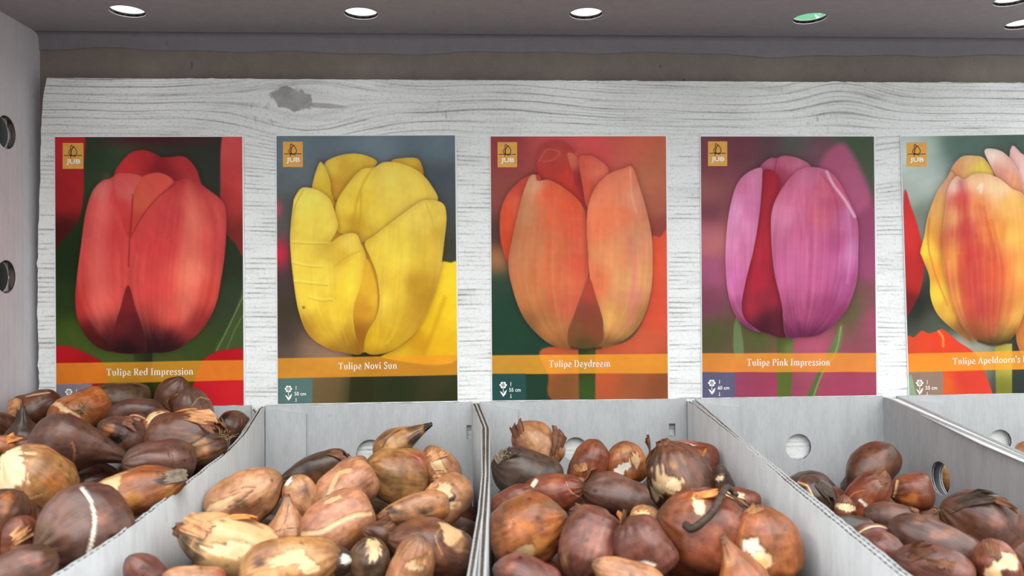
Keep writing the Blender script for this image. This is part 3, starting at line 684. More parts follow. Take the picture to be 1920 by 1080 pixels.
def paint5(p):
    p.bg([(50, 100, (206, 216, 211)), (130, 80, (172, 186, 178)), (110, 200, (190, 200, 190)), (60, 250, (172, 182, 172)), (220, 70, (82, 106, 96)), (300, 60, (86, 106, 96)), (450, 70, (72, 92, 82)), (100, 330, (112, 122, 108)), (90, 700, (34, 34, 30)), (150, 760, (82, 82, 72)), (260, 830, (165, 165, 150)), (330, 850, (150, 150, 135)), (470, 860, (44, 50, 46)), (600, 200, (72, 92, 72)), (650, 600, (52, 72, 42)), (480, 1000, (42, 48, 44)), (600, 1000, (44, 50, 46)), (200, 780, (60, 80, 60))])
    p.shape([(30, 262), (60, 310), (90, 400), (108, 500), (105, 590), (80, 670), (30, 705)], [(60, 400, (204, 50, 48)), (80, 600, (176, 42, 38)), (60, 680, (110, 30, 30))], 4)
    p.shape([(385, 840), (452, 840), (452, 1070), (390, 1070)], [(400, 900, (150, 140, 60)), (440, 900, (176, 166, 74)), (420, 1020, (112, 110, 42))], 2.5, sm=False)
    p.shape([(40, 830), (70, 815), (100, 790), (130, 800), (165, 788), (185, 785), (240, 830), (310, 880), (350, 960), (380, 1045), (395, 1075), (40, 1075)], [(100, 850, (216, 70, 40)), (180, 830, (216, 62, 38)), (250, 900, (206, 62, 40)), (300, 1000, (200, 60, 44)), (60, 850, (200, 70, 44)), (200, 1000, (206, 90, 40)), (260, 980, (196, 58, 44))], 2)
    p.line([(166, 792), (182, 815), (184, 850)], 8, (240, 160, 60), .8, 3)
    kw = dict(fiber=.045, soft=26)
    p.shape([(440, 130), (500, 105), (600, 150), (660, 300), (650, 600), (570, 800), (470, 835)], [(500, 140, (236, 192, 182)), (560, 400, (226, 122, 62)), (600, 600, (214, 110, 54)), (520, 760, (180, 110, 50))], 2, **kw)
    p.shape([(210, 175), (250, 115), (300, 108), (345, 120), (380, 190), (300, 200), (245, 220)], [(280, 130, (240, 190, 130)), (320, 165, (236, 208, 84)), (240, 160, (230, 160, 110))], 2, ((250, 228, 200), 5, .5), **kw)
    p.shape([(345, 95), (360, 80), (410, 90), (450, 125), (475, 170), (505, 270), (450, 240), (400, 205), (370, 150)], [(380, 105, (246, 228, 210)), (410, 170, (222, 144, 124)), (460, 220, (226, 152, 114)), (430, 130, (236, 190, 170))], 2, ((252, 240, 226), 4, .5), **kw)
    p.shape([(195, 200), (215, 170), (232, 210), (195, 300), (185, 450), (205, 600), (255, 740), (300, 835), (230, 790), (165, 730), (135, 660), (130, 580), (100, 500), (95, 480), (110, 420), (125, 340), (160, 250)], [(150, 300, (226, 164, 92)), (115, 470, (238, 204, 66)), (160, 560, (226, 152, 54)), (145, 650, (232, 198, 64)), (180, 440, (216, 132, 64)), (200, 700, (216, 162, 62)), (260, 800, (140, 92, 50)), (190, 230, (232, 170, 130))], 2, ((250, 224, 120), 4, .5), **kw)
    p.line([(130, 350), (125, 450), (150, 560), (200, 690)], 6, (196, 90, 50), .5, 3)
    p.shape([(195, 290), (205, 230), (235, 188), (265, 200), (300, 180), (350, 178), (400, 195), (450, 235), (505, 280), (530, 500), (515, 650), (484, 760), (440, 830), (380, 845), (320, 830), (280, 800), (240, 740), (205, 640), (185, 540), (180, 420)], [(228, 220, (242, 208, 188)), (252, 280, (206, 80, 70)), (330, 215, (242, 196, 150)), (400, 240, (242, 204, 156)), (450, 300, (242, 186, 98)), (320, 300, (226, 134, 76)), (262, 400, (190, 66, 66)), (215, 350, (222, 150, 100)), (380, 400, (226, 134, 60)), (470, 420, (236, 178, 84)), (215, 500, (208, 126, 62)), (300, 500, (194, 60, 52)), (400, 550, (206, 84, 48)), (490, 550, (226, 152, 74)), (285, 650, (170, 56, 56)), (350, 700, (158, 46, 46)), (240, 660, (200, 120, 54)), (440, 700, (186, 88, 48)), (480, 720, (216, 162, 72)), (380, 800, (150, 86, 48)), (330, 832, (106, 70, 32)), (420, 822, (130, 100, 42)), (330, 580, (190, 58, 50))], 2, ((250, 226, 180), 4, .45), **kw)
    p.veins((370, 900), (190, 520, 520), (205, 500, 220), [(244, 196, 96), (240, 180, 80), (214, 110, 54), (246, 214, 150)], 60, 8, .2, 9)
    p.veins((360, 900), (240, 420, 540), (235, 350, 260), [(180, 46, 46), (196, 66, 50), (160, 40, 48)], 46, 9, .2, 10)
    p.foot(390, 850, 120, 48, (60, 50, 24), .9); p.foot(290, 800, 50, 50, (120, 70, 36), .6)
    p.line([(320, 235), (335, 220), (330, 250)], 9, (250, 236, 215), .6, 5)
    p.line([(253, 215), (265, 300), (272, 420), (300, 560), (330, 720)], 26, (176, 48, 56), .5, 16)
    p.line([(320, 830), (380, 846), (440, 832)], 9, (50, 48, 24), .7, 4)
    p.band([(20, 880), (720, 862), (720, 934), (20, 951.5)], (236, 150, 44), .8)
    p.band([(20, 951.5), (183, 947), (183, 1075), (20, 1075)], (132, 116, 102), .92)
    p.shape([(54, 960), (72, 1010), (80, 1075), (40, 1075)], (130, 170, 130), 2, a=.8)
PAINT = [paint1, paint2, paint3, paint4, paint5]

# ---- lettering --------------------------------------------------------------
def rect(x0, y0, x1, y1): return [(x0, y0), (x1, y0), (x1, y1), (x0, y1)]
def arc(cx, cy, rx, ry, a0, a1, wh=.125, wv=.055, n=14):
    o, i = [], []
    for k in range(n + 1):
        a = math.radians(a0 + (a1 - a0) * k / n)
        c, s = math.cos(a), math.sin(a)
        o.append((cx + rx * c, cy + ry * s)); i.append((cx + (rx - wh) * c, cy + (ry - wv) * s))
    return [[o[k], o[k + 1], i[k + 1], i[k]] for k in range(n)]
def bar(p, q, w):
    d = (q[0] - p[0], q[1] - p[1]); L = math.hypot(*d); nx, ny = -d[1] / L * w / 2, d[0] / L * w / 2
    return [(p[0] + nx, p[1] + ny), (q[0] + nx, q[1] + ny), (q[0] - nx, q[1] - ny), (p[0] - nx, p[1] - ny)]
def pline(pts, w):
    P = smooth_line(pts, 4)
    return [bar(P[i], P[i + 1], w) for i in range(len(P) - 1)]
S_ = .13
def gl(ch):
    s = S_; xh = .68
    if ch == 'T': return .76, [rect(0, .93, .72, 1), rect(0, .78, .05, 1), rect(.67, .78, .72, 1), rect(.295, 0, .425, 1), rect(.18, 0, .54, .055)]
    if ch == 'u': return .66, [rect(.08, .2, .08 + s, xh), rect(0, .625, .2, xh), rect(.42, 0, .42 + s, xh), rect(.34, .625, .5, xh), rect(.42, 0, .64, .055)] + arc(.315, .24, .235, .25, 180, 330)
    if ch == 'l': return .32, [rect(.08, 0, .08 + s, 1.05), rect(0, .995, .2, 1.05), rect(0, 0, .3, .055)]
    if ch == 'i': return .32, [rect(.08, 0, .08 + s, xh), rect(0, .625, .2, xh), rect(0, 0, .3, .055)] + arc(.145, .9, .085, .085, 0, 360, .085, .085)
    if ch == 'p': return .64, [rect(.08, -.3, .08 + s, xh), rect(0, .625, .2, xh), rect(0, -.3, .3, -.245)] + arc(.32, .34, .27, .35, -140, 140)
    if ch == 'a': return .58, [rect(.35, .03, .35 + s, .5), rect(.35, 0, .56, .055)] + arc(.28, .46, .2, .23, 0, 160) + arc(.24, .2, .22, .205, 0, 360)
    if ch in 'RP':
        g = [rect(.1, 0, .1 + s, 1), rect(0, 0, .34, .055), rect(0, .945, .25, 1), rect(.2, .945, .35, 1), rect(.2, .47, .35, .525)] + arc(.33, .735, .28, .265, -90, 90)
        if ch == 'R': g += [bar((.36, .5), (.62, .03), .13), rect(.55, 0, .74, .055)]
        return (.74 if ch == 'R' else .66), g
    if ch == 'e': return .56, [rect(.08, .35, .5, .4)] + arc(.28, .34, .27, .35, 5, 315)
    if ch == 'd': return .66, [rect(.42, 0, .42 + s, 1.05), rect(.34, .995, .5, 1.05), rect(.42, 0, .64, .055)] + arc(.3, .34, .28, .35, 40, 320)
    if ch == 'I': return .38, [rect(.11, 0, .24, 1), rect(0, 0, .35, .055), rect(0, .945, .35, 1)]
    if ch in 'nm':
        g = [rect(.08, 0, .08 + s, xh), rect(0, .625, .2, xh), rect(0, 0, .28, .055)]
        for k in range(1 if ch == 'n' else 2):
            o = k * .35
            g += [rect(.43 + o, 0, .43 + s + o, .46), rect(.36 + o, 0, .64 + o, .055)] + arc(.325 + o, .44, .235, .25, 0, 150)
        return (.66 if ch == 'n' else 1.01), g
    if ch == 'r': return .47, [rect(.08, 0, .08 + s, xh), rect(0, .625, .2, xh), rect(0, 0, .32, .055)] + arc(.36, .44, .2, .25, 60, 150) + arc(.4, .6, .07, .07, 0, 360, .07, .07)
    if ch == 's': return .48, pline([(.4, .5), (.37, .62), (.22, .65), (.09, .53), (.2, .39), (.36, .29), (.4, .16), (.26, .03), (.1, .05), (.06, .18)], .095)
    if ch == 'o': return .62, arc(.3, .34, .29, .35, 0, 360)
    if ch == 'N': return .86, [rect(.1, 0, .18, 1), rect(.66, 0, .74, 1), bar((.13, .98), (.7, .03), .14), rect(0, 0, .28, .055), rect(0, .945, .2, 1), rect(.56, .945, .84, 1)]
    if ch == 'v': return .6, [bar((.1, .66), (.3, .02), .125), bar((.5, .66), (.3, .02), .07), rect(0, .625, .24, xh), rect(.4, .625, .6, xh)]
    if ch == 'y': return .6, [bar((.1, .66), (.31, .06), .125), bar((.5, .66), (.22, -.26), .07), rect(0, .625, .24, xh), rect(.4, .625, .6, xh)] + arc(.16, -.23, .08, .08, 0, 360, .08, .08)
    if ch == 'S': return .6, pline([(.5, .78), (.46, .93), (.29, .98), (.12, .87), (.14, .68), (.3, .54), (.46, .42), (.5, .22), (.36, .04), (.18, .03), (.07, .22)], .11)
    if ch == 'D': return .82, [rect(.1, 0, .23, 1), rect(0, 0, .35, .055), rect(0, .945, .35, 1)] + arc(.33, .5, .43, .5, -90, 90)
    if ch == 'k': return .64, [rect(.08, 0, .21, 1.05), rect(0, .995, .2, 1.05), rect(0, 0, .28, .055), bar((.2, .28), (.48, .66), .07), bar((.28, .4), (.54, .02), .125), rect(.38, .625, .6, xh), rect(.44, 0, .64, .055)]
    if ch == 'A': return .8, [bar((.37, 1), (.1, .02), .075), bar((.36, 1), (.66, .02), .14), rect(.18, .33, .56, .385), rect(0, 0, .24, .055), rect(.52, 0, .79, .055)]
    if ch == "'": return .2, [[(.06, .72), (.12, .72), (.16, 1.05), (.03, 1.05)]]
    if ch == 'E': return .68, [rect(.1, 0, .23, 1), rect(0, 0, .6, .06), rect(0, .94, .58, 1), rect(.2, .48, .46, .54), rect(.55, 0, .6, .2), rect(.53, .82, .58, 1), rect(.41, .4, .46, .62)]
    if ch == 't': return .42, [rect(.1, .1, .23, .85), rect(0, .62, .36, .68)] + arc(.26, .16, .16, .16, 180, 300)
    return .32, []

def text_polys(txt):
    x, out = 0.0, []
    for ch in txt:
        w, g = gl(ch)
        out += [[(a + x, b) for a, b in q] for q in g]
        x += w + (.06 if ch != ' ' else 0)
    return out, x

def sans_polys(txt, bold=0.0):
    cu = bpy.data.curves.new('t', 'FONT'); cu.body = txt; cu.offset = bold; cu.resolution_u = 3
    o = bpy.data.objects.new('t', cu); COL.objects.link(o)
    me = o.to_mesh()
    v = [(q.co.x, q.co.y) for q in me.vertices]
    out = [[v[i] for i in p.vertices] for p in me.polygons]
    o.to_mesh_clear(); bpy.data.objects.remove(o); bpy.data.curves.remove(cu)
    xs = [q[0] for p in out for q in p]; ys = [q[1] for p in out for q in p]
    x0, y0, w, h = min(xs), min(ys), max(xs) - min(xs), max(ys) - min(ys)
    return [[((a - x0) / w, (b - y0) / h) for a, b in p] for p in out]

def ink(name, polys, y, mat, parent):
    """flat lettering: polygons given in photo pixels, lying on the card face"""
    vs, fs = [], []
    for q in polys:
        k = len(vs); vs += q; fs.append(tuple(range(k, k + len(q))))
    P = on_y([v[0] for v in vs], [v[1] for v in vs], y)
    o = mesh_obj(name, P, fs, mat, parent)
    return o

CARDS = [
    ('Tulipa Red Impression', 'picture card of a closed red tulip with an orange name band', (199.5, 362.5, 704.5, 702.5), 13.0, '45 cm'),
    ('Tulipa Novi Sun', 'picture card of a yellow tulip against a grey sky', (634.5, 744.5, 693, 691.5), 13.0, '50 cm'),
    ('Tulipa Daydream', 'picture card of an orange tulip with beige streaked petals', (1029.5, 1144.5, 688.5, 688), 13.0, '55 cm'),
    ('Tulipa Pink Impression', 'picture card of a pink tulip split by a dark red gap', (1400.5, 1556.5, 686, 685.5), 13.0, '60 cm'),
    ("Tulipa Apeldoorn's Elite", 'picture card of a yellow tulip flamed red, cut by the picture edge', (1786.5, 1948, 683.5, 678.5), 12.2, '55 cm')]
LOGO = [(55, 56, 133, 153), (52, 52, 128, 149), (58, 55, 134, 153), (57, 52, 132, 148), (41, 56, 120, 150)]
INFO = [(78, 990), (73, 997), (80, 1001), (72, 993), (92, 993)]
YC = -0.0012
NU, NV = 290, 420
for ci_, (txt, lab, (tx0, tx1, ty0, ty1), cap, cmtxt) in enumerate(CARDS):
    tl, tr, br, bl_ = [np.array(q, float) for q in CORN[ci_]]
    nu = NU
    u = np.linspace(0, 1, nu)[:, None]; v = np.linspace(0, 1, NV)[None, :]
    XY = (1 - u[..., None]) * ((1 - v[..., None]) * tl + v[..., None] * bl_) + u[..., None] * ((1 - v[..., None]) * tr + v[..., None] * br)
    pa = Painter(XY[..., 0], XY[..., 1], ZC[ci_])
    PAINT[ci_](pa)
    C = np.clip(pa.C, 3, 252)
    # gentle print mottling
    Xn = np.stack([XY[..., 0] * .01, XY[..., 1] * .01, 0 * XY[..., 0]], -1)
    C = C * (1 + .018 * waves(20 + ci_, 1.0)(Xn) + .010 * waves(30 + ci_, 5.0)(Xn))[..., None]
    base = on_y(float((bl_ + br)[0] / 2), float((bl_ + br)[1] / 2), YC)
    root = empty('tulip_card', (float(base[0]), YC, float(base[2])))
    tag(root, lab, 'picture card', 'tulip picture cards on the wood-look board')
    off = -np.array(root.location)
    # paper body, a little wider than the print, torn at the foot
    rr = random.Random(ci_)
    ou = [tuple(tl + (-1.5, -3)), tuple(tr + (3.0, -3))]
    for k in range(9): ou.append(tuple(tr + (br - tr) * k / 8 + (2.8 + 1.6 * math.sin(k * 2.1) * (k / 8), 0)))
    for k in range(31):
        q = br + (bl_ - br) * k / 30
        ou.append((q[0] + (1.5 if k == 0 else 0), q[1] + 1.6 + rr.uniform(-.6, .9)))
    ou.append(tuple(bl_ + (-1.5, 1)))
    del ou[1]
    P = on_y([q[0] for q in ou], [q[1] for q in ou], YC)
    o = slab('paper', [(float(q[0]), float(q[2])) for q in P], [], (off[0], off[1] + YC, off[2]), (1, 0, 0), (0, 0, 1), (0, 1, 0), 0, -YC - 0.0001, M_PAPER, root)
    V = on_y(XY[..., 0].ravel(), XY[..., 1].ravel(), YC - 0.00012) + off
    o = mesh_obj('print', V, grid_faces(nu, NV), M_PRINT, root, False, alb(C).reshape(-1, 3))
    yi = YC - 0.00022 + off[1]
    def local(obj):
        co = np.empty(len(obj.data.vertices) * 3, np.float32); obj.data.vertices.foreach_get('co', co)
        co = co.reshape(-1, 3) + np.array(off, np.float32); obj.data.vertices.foreach_set('co', co.ravel()); obj.data.update()
    # variety name
    polys, wd = text_polys(txt)
    k = (tx1 - tx0) / (wd - .06)
    mp = [[(tx0 + a * k, ty0 + (ty1 - ty0) * (a / wd) - b * cap) for a, b in q] for q in polys]
    o = ink('name_lettering', mp, YC - 0.00022, M_INK_W, root); local(o)
    # logo
    ox, oy, sc = ZC[ci_]
    lx0, ly0, lx1, ly1 = LOGO[ci_]
    lx0, lx1, ly0, ly1 = ox + lx0 / sc, ox + lx1 / sc, oy + ly0 / sc, oy + ly1 / sc
    lg = ink('logo_square', [[(lx0, ly1), (lx1, ly1), (lx1, ly0), (lx0, ly0)]], YC - 0.0002, M_LOGO, root); local(lg)
    def L(a, b): return (lx0 + a * (lx1 - lx0), ly0 + b * (ly1 - ly0))
    st = [[(.06, .485), (.94, .485)],
          [(.42, .08), (.37, .16), (.4, .2), (.35, .28), (.30, .36), (.32, .43), (.40, .485)],
          [(.42, .08), (.47, .13), (.5, .16), (.43, .26), (.39, .36), (.42, .48)],
          [(.58, .15), (.5, .16), (.42, .3), (.40, .40), (.44, .485)],
          [(.54, .16), (.62, .24), (.68, .34), (.67, .42), (.58, .485)],
          [(.43, .485), (.37, .53), (.38, .59)], [(.44, .49), (.54, .51), (.63, .53)]]
    polys = []
    for s in st:
        pp = smooth_line([L(a, b) for a, b in s], 5)
        for i in range(len(pp) - 1): polys.append(bar(pp[i], pp[i + 1], 1.3))
    o = ink('logo_tulip_drawing', polys, YC - 0.0003, M_INK_K, lg); local(o); o.location = (0, 0, 0)
    polys = [[L(.17 + a * .68, .86 - b * .235) for a, b in q] for q in sans_polys('JUB', 0.028)]
    o = ink('logo_lettering', polys, YC - 0.0003, M_INK_W, lg); local(o)
    # planting height pictogram
    fx, fy = INFO[ci_]; fx, fy = ox + fx / sc, oy + fy / sc
    polys = []
    for k in range(6):
        a = k * math.pi / 3
        c = (fx + 4.4 * math.cos(a), fy + 4.4 * math.sin(a))
        polys.append([(c[0] + 2.5 * math.cos(a + t) * 1.1, c[1] + 2.2 * math.sin(a + t)) for t in np.linspace(6.28, 0, 9)[:-1]])
    for k in range(10):
        a0, a1 = k * .6283, (k + 1) * .6283
        polys.append([(fx + 3.6 * math.cos(a1), fy + 3.6 * math.sin(a1)), (fx + 3.6 * math.cos(a0), fy + 3.6 * math.sin(a0)), (fx + 1.5 * math.cos(a0), fy + 1.5 * math.sin(a0)), (fx + 1.5 * math.cos(a1), fy + 1.5 * math.sin(a1))])
    polys.append([(fx - .4, fy + 14), (fx + .5, fy + 14), (fx + .5, fy + 6), (fx - .4, fy + 6)])
    polys.append([(fx - 6.5, fy + 11.5), (fx, fy + 22), (fx + .4, fy + 17), (fx - 3, fy + 13)])
    polys.append([(fx, fy + 22), (fx + 4.5, fy + 17), (fx + 7, fy + 9), (fx + 3, fy + 12), (fx, fy + 17)])
    ax = fx + 14.3
    polys.append([(ax - .45, fy + 2), (ax + .45, fy + 2), (ax + .45, fy - 5.5), (ax - .45, fy - 5.5)])
    polys.append([(ax - 1.5, fy - 3.6), (ax + 1.5, fy - 3.6), (ax, fy - 6.2)])
    polys.append([(ax - .45, fy + 24), (ax + .45, fy + 24), (ax + .45, fy + 17), (ax - .45, fy + 17)])
    polys.append([(ax - 1.6, fy + 24), (ax + 1.6, fy + 24), (ax + 1.6, fy + 23), (ax - 1.6, fy + 23)])
    if ci_ > 0:
        polys += [[(fx + 11.2 + a * 21.5, fy + 12.5 - b * 7.0) for a, b in q] for q in sans_polys(cmtxt, 0.006)]
    o = ink('height_pictogram', polys, YC - 0.00022, M_INK_W, root); local(o)
# ------------------------------------------------------------------ cardboard bins
TH = 0.0027
YW = -0.0052                                   # inner face of the bins' back panels
KT = 0.08
Z0 = float(on_y(1085, 750.5, YW)[2])
YF = -0.335
BOT = SHELF + 0.001

def path_px(pts):
    P = []
    for (px, py, drop) in pts:
        P.append(on_slope(px, py, Z0 - drop, KT))
    P = np.array(P)
    P[0, 1] = min(P[0, 1], YW)
    d = P[-1] - P[-2]
    if P[-1, 1] > YF:
        e = P[-1] + d * ((YF - P[-1, 1]) / d[1]); P = np.vstack([P, e])
    # carry the back end right up to the back panel
    b = P[0].copy(); b[1] = YW
    if P[0, 1] < YW - 1e-4: P = np.vstack([b, P])
    return P

def wall_strip(name, P, side, parent, mat=M_WHITE, pitch=0.0042):
    """bent corrugated side panel along top path P (inner face), thickness outward by side*x"""
    s = np.r_[0, np.cumsum(np.linalg.norm(np.diff(P[:, :2], axis=0), axis=1))]
    def at(q):
        return np.stack([np.interp(q, s, P[:, i]) for i in range(3)], -1)
    def nrm(q):
        e = 0.002
        d = at(np.clip(q + e, 0, s[-1])) - at(np.clip(q - e, 0, s[-1]))
        n = np.stack([-d[:, 1], d[:, 0], 0 * d[:, 0]], -1)
        n /= np.linalg.norm(n, axis=1)[:, None]
        return n * np.sign(n[:, :1]) * side
    q = np.linspace(0, s[-1], 70)
    T, N = at(q), nrm(q)
    rr = np.random.RandomState(int(abs(P[0, 0]) * 1e4) % 1000)
    jag = rr.normal(size=len(q)) * 0.00018
    vs, fs = [], []
    ln = 0.0005
    for a in (0.0, TH - ln):
        k0 = len(vs)
        for i in range(len(q)):
            t0 = T[i] + N[i] * a; t1 = T[i] + N[i] * (a + ln)
            z = T[i, 2] + jag[i]
            vs += [(t0[0], t0[1], BOT), (t0[0], t0[1], z), (t1[0], t1[1], z), (t1[0], t1[1], BOT)]
        for i in range(len(q) - 1):
            b = k0 + i * 4
            for e in range(4):
                fs.append((b + e, b + 4 + e, b + 4 + (e + 1) % 4, b + (e + 1) % 4))
        fs.append((k0, k0 + 1, k0 + 2, k0 + 3)); e = k0 + (len(q) - 1) * 4; fs.append((e + 3, e + 2, e + 1, e))
    o = mesh_obj(name, vs, np.array(fs), mat, parent)
    n = int(s[-1] / (pitch / 8))
    qq = np.linspace(0.0006, s[-1] - .0006, n)
    T, N = at(qq), nrm(qq)
    mid = T + N * (TH / 2 + (TH / 2 - ln) * .95 * np.sin(qq * 6.28319 / pitch))[:, None]
    v = np.stack([np.stack([mid[:, 0], mid[:, 1], np.full(n, BOT)], -1), np.stack([mid[:, 0], mid[:, 1], T[:, 2] - .0003], -1)], 1).reshape(-1, 3)
    mesh_obj('corrugated_core', v, grid_faces(n, 2), M_CORE, o, True)
    return o

P2L = path_px([(492, 765, 0), (462, 813, .004), (447, 829, .005), (420, 855, .006), (344, 914, .006), (222, 1007, .006), (104, 1083, .006)])
P1R = P2L.copy(); P1R[:, 0] -= 2 * TH + 0.0008; P1R[:, 2] -= .0035
e0 = on_y(470, 766, YW); P1R[0] = e0; 
P2R = path_px([(886, 757, 0), (903, 800, 0), (903, 890, 0), (896, 960, 0), (876, 1080, 0)])
P3L = path_px([(899, 756, 0), (918, 801, 0), (918, 895, 0), (913, 990, 0), (909, 1080, 0)])
P3R = path_px([(1300, 759, 0), (1406, 843, 0), (1485, 914, 0), (1656, 1056, 0)])
P4L = path_px([(1312, 754, 0), (1407, 835, 0), (1500, 911, 0), (1702, 1073, 0)])
P4R = path_px([(1668, 748, 0), (1831, 828, 0), (1916, 864, 0)])
P5L = path_px([(1690, 745, 0), (1919, 848, 0)])
P1L = P1R.copy(); P1L[:, 0] = xl + 0.0045; P1L[:, 2] -= .012
P5R = P5L.copy(); P5R[:, 0] = P5L[0, 0] + 0.158 + (P5L[:, 0] - P5L[0, 0]) * .2

def holed(PR, side, hole):
    A, B = PR[0], PR[-1]
    S = (B - A); S[2] = 0; Lw = np.linalg.norm(S); S = S / Lw
    N = np.array([-S[1], S[0], 0]); N *= np.sign(N[0]) * side
    ss = (PR - A) @ S
    ou = [(0, 0), (float(Lw), 0)] + [(float(s_), float(p[2] - BOT)) for s_, p in zip(ss[::-1], PR[::-1])]
    d = rays(hole[0], hole[1]); t = ((A - CAMN) @ N) / (d @ N); h = CAMN + d * t
    return board('side_panel', ou, [(float((h - A) @ S), float(h[2] - BOT), hole[2])], (A[0], A[1], BOT), S, (0, 0, 1), N, 0.0018, M_WHITE), h
def make_bin(name, label, PL, PR, hole=None, slot=None, flap=None, rhole=None, lhole=None):
    cx = (PL[0, 0] + PR[0, 0]) / 2
    root = empty(name, (float(cx), -0.18, SHELF))
    tag(root, label, 'bin', 'white cardboard bulb bins')
    inv = np.array(root.location)
    kids = []
    x0, x1 = PL[0, 0], PR[0, 0]
    zt = Z0 + KT * YW
    circ = []
    if hole:
        h = on_y(hole[0], hole[1], YW); circ = [(float(h[0] - x0), float(h[2] - BOT), hole[2])]
    sl = []
    if slot:
        a = on_y(slot[0], slot[3], YW); c = on_y(slot[2], slot[1], YW)
        sl = [[(float(a[0] - x0), float(a[2] - BOT)), (float(c[0] - x0), float(a[2] - BOT)), (float(c[0] - x0), float(c[2] - BOT)), (float(a[0] - x0), float(c[2] - BOT))]]
    rr = random.Random(int(hash(label)) % 7 if False else len(label))
    w = x1 - x0
    top = [(w - w * k / 24, zt - BOT + rr.uniform(-.0003, .0003)) for k in range(25)]
    kids.append(board('back_panel', [(0, 0), (w, 0)] + [(float(a), float(b)) for a, b in top], circ, (x0, YW, BOT), (1, 0, 0), (0, 0, 1), (0, 1, 0), TH, M_WHITE, slots=sl))
    if lhole is None:
        kids.append(wall_strip('side_panel', PL, -1, None))
    else:
        kids.append(holed(PL, -1, lhole)[0])
    if rhole is None:
        kids.append(wall_strip('side_panel', PR, 1, None))
    else:
        o, h = holed(PR, 1, rhole)
        kids.append(o)
        BINS_HOLE.append(h)
    # front panel and floor (towards the shopper, below the picture)
    xa, xb = PL[-1, 0], PR[-1, 0]
    kids.append(slab('front_panel', [(0, 0), (xb - xa, 0), (xb - xa, 0.034), (0, 0.034)], [], (xa, YF, BOT), (1, 0, 0), (0, 0, 1), (0, 1, 0), 0, TH, M_WHITE))
    kids.append(slab('bin_floor', [(x0, YW), (xa, YF + TH), (xb, YF + TH), (x1, YW)], [], (0, 0, BOT), (1, 0, 0), (0, 1, 0), (0, 0, 1), 0, 0.002, M_SHADE_KRAFT))  # floor colour darkened to paint the shade in the bulb gaps
    if flap:
        a = on_y(flap[0], flap[1], YW); c = on_y(flap[2], flap[3], YW)
        o = slab('corner_flap', [(0, 0), (float(c[0] - x0) - .0004, 0), (float(c[0] - x0), float(c[2] - BOT)), (0.0006, float(a[2] - BOT))], [], (x0, YW - 0.0026, BOT), (1, 0, 0), (0, 0, 1), (0, 1, 0), 0, 0.0022, M_WHITE)
        kids.append(o)
    for o in kids:
        o.parent = root
        o.matrix_parent_inverse = Matrix.Translation(-Vector(inv))
    return root
BINS_HOLE = []
make_bin('cardboard_bin', 'white cardboard bin heaped with bulbs under the red tulip card', P1L, P1R)
make_bin('cardboard_bin', 'white cardboard bin of bulbs under the yellow tulip card', P2L, P2R, (695, 851, .0112), (875, 797, 884, 823), (492, 767, 575, 776))
make_bin('cardboard_bin', 'white cardboard bin of bulbs under the orange tulip card', P3L, P3R, (1079, 843, .0098), (1254.5, 794, 1266, 818), (899, 758, 971, 768))
make_bin('cardboard_bin', 'white cardboard bin of bulbs under the pink tulip card', P4L, P4R, (1497, 838, .0105), None, (1312, 756, 1386, 764), (1763, 897, .0118))
M_RIM = card_material('bright_rim_board', (214, 216, 216), 0.03, False)
BIN5 = make_bin('cardboard_bin', 'white cardboard bin at the right edge under the flamed tulip card', P5L, P5R, (1875, 828, .0098), None, (1690, 747, 1768, 757), None, (1783, 899, .0118))
yy = np.linspace(YW - .004, YF, 60)
xa_ = np.interp(-yy, -P4R[:, 1], P4R[:, 0]) + .0023; xb_ = np.interp(-yy, -P5L[:, 1], P5L[:, 0]) - .0021
zz = np.interp(-yy, -P5L[:, 1], P5L[:, 2]) - .0010
vs = []
for k in range(60):
    vs += [(xb_[k], yy[k], zz[k]), (xa_[k], yy[k], zz[k] - .0002), (xa_[k], yy[k], zz[k] - .0007), (xb_[k], yy[k], zz[k] - .0005)]
fs = []
for k in range(59):
    for e in range(4): fs.append((k * 4 + e, k * 4 + (e + 1) % 4, k * 4 + 4 + (e + 1) % 4, k * 4 + 4 + e))
o = mesh_obj('folded_rim', vs, np.array(fs), M_RIM)
o.parent = BIN5; o.matrix_parent_inverse = Matrix.Translation(-BIN5.location)
# ------------------------------------------------------------------ tulip bulbs
m, nt, b = new_mat('bulb_skin', 0.36, 0.42)
at = nt.nodes.new('ShaderNodeAttribute'); at.attribute_name = 'col'
uvv = mapping(nt, (60, 2.2, 1), 'UV')
st = noise(nt, uvv, 1.0, 4, .6)
st2 = noise(nt, mapping(nt, (170, 4, 1), 'UV'), 1.0, 3, .6)
bl = noise(nt, mapping(nt, (260, 260, 260)), 1.0, 4, .6)
c1 = mix(nt, st.step(.34, .7), (.88, .86, .84), (1.08, 1.07, 1.05))
bl2 = noise(nt, mapping(nt, (75, 75, 75)), 1.0, 5, .65)
c2 = mix(nt, (bl * .45 + bl2 * .55).step(.34, .66), (.66, .62, .58), (1.26, 1.24, 1.20))
inv = X(nt, at.outputs['Alpha']) * -0.85 + 1.0
cc = mix(nt, inv, at.outputs['Color'], c1, 'MULTIPLY')
cc = mix(nt, inv, cc, c2, 'MULTIPLY')
nt.links.new(cc, b.inputs['Base Color'])
rg = st2 * 0.16 + bl * 0.22 + 0.13
nt.links.new(rg.s, b.inputs['Roughness'])
bump(nt, b, (st * 0.5 + st2 * 0.25 + bl * 0.6) * inv, 0.16, 0.0012)
M_BULB = m
BG = 0.80
def papery(name, c):
    m, nt, b = new_mat(name, 0.6, 0.3)
    v = alb(c, 1.0)
    n = noise(nt, mapping(nt, (200, 200, 60)), 2.0, 4)
    nt.links.new(mix(nt, n.step(.3, .7), v * .6, np.clip(v * 1.25, 0, .9)), b.inputs['Base Color'])
    bump(nt, b, n, .3, .001)
    return m
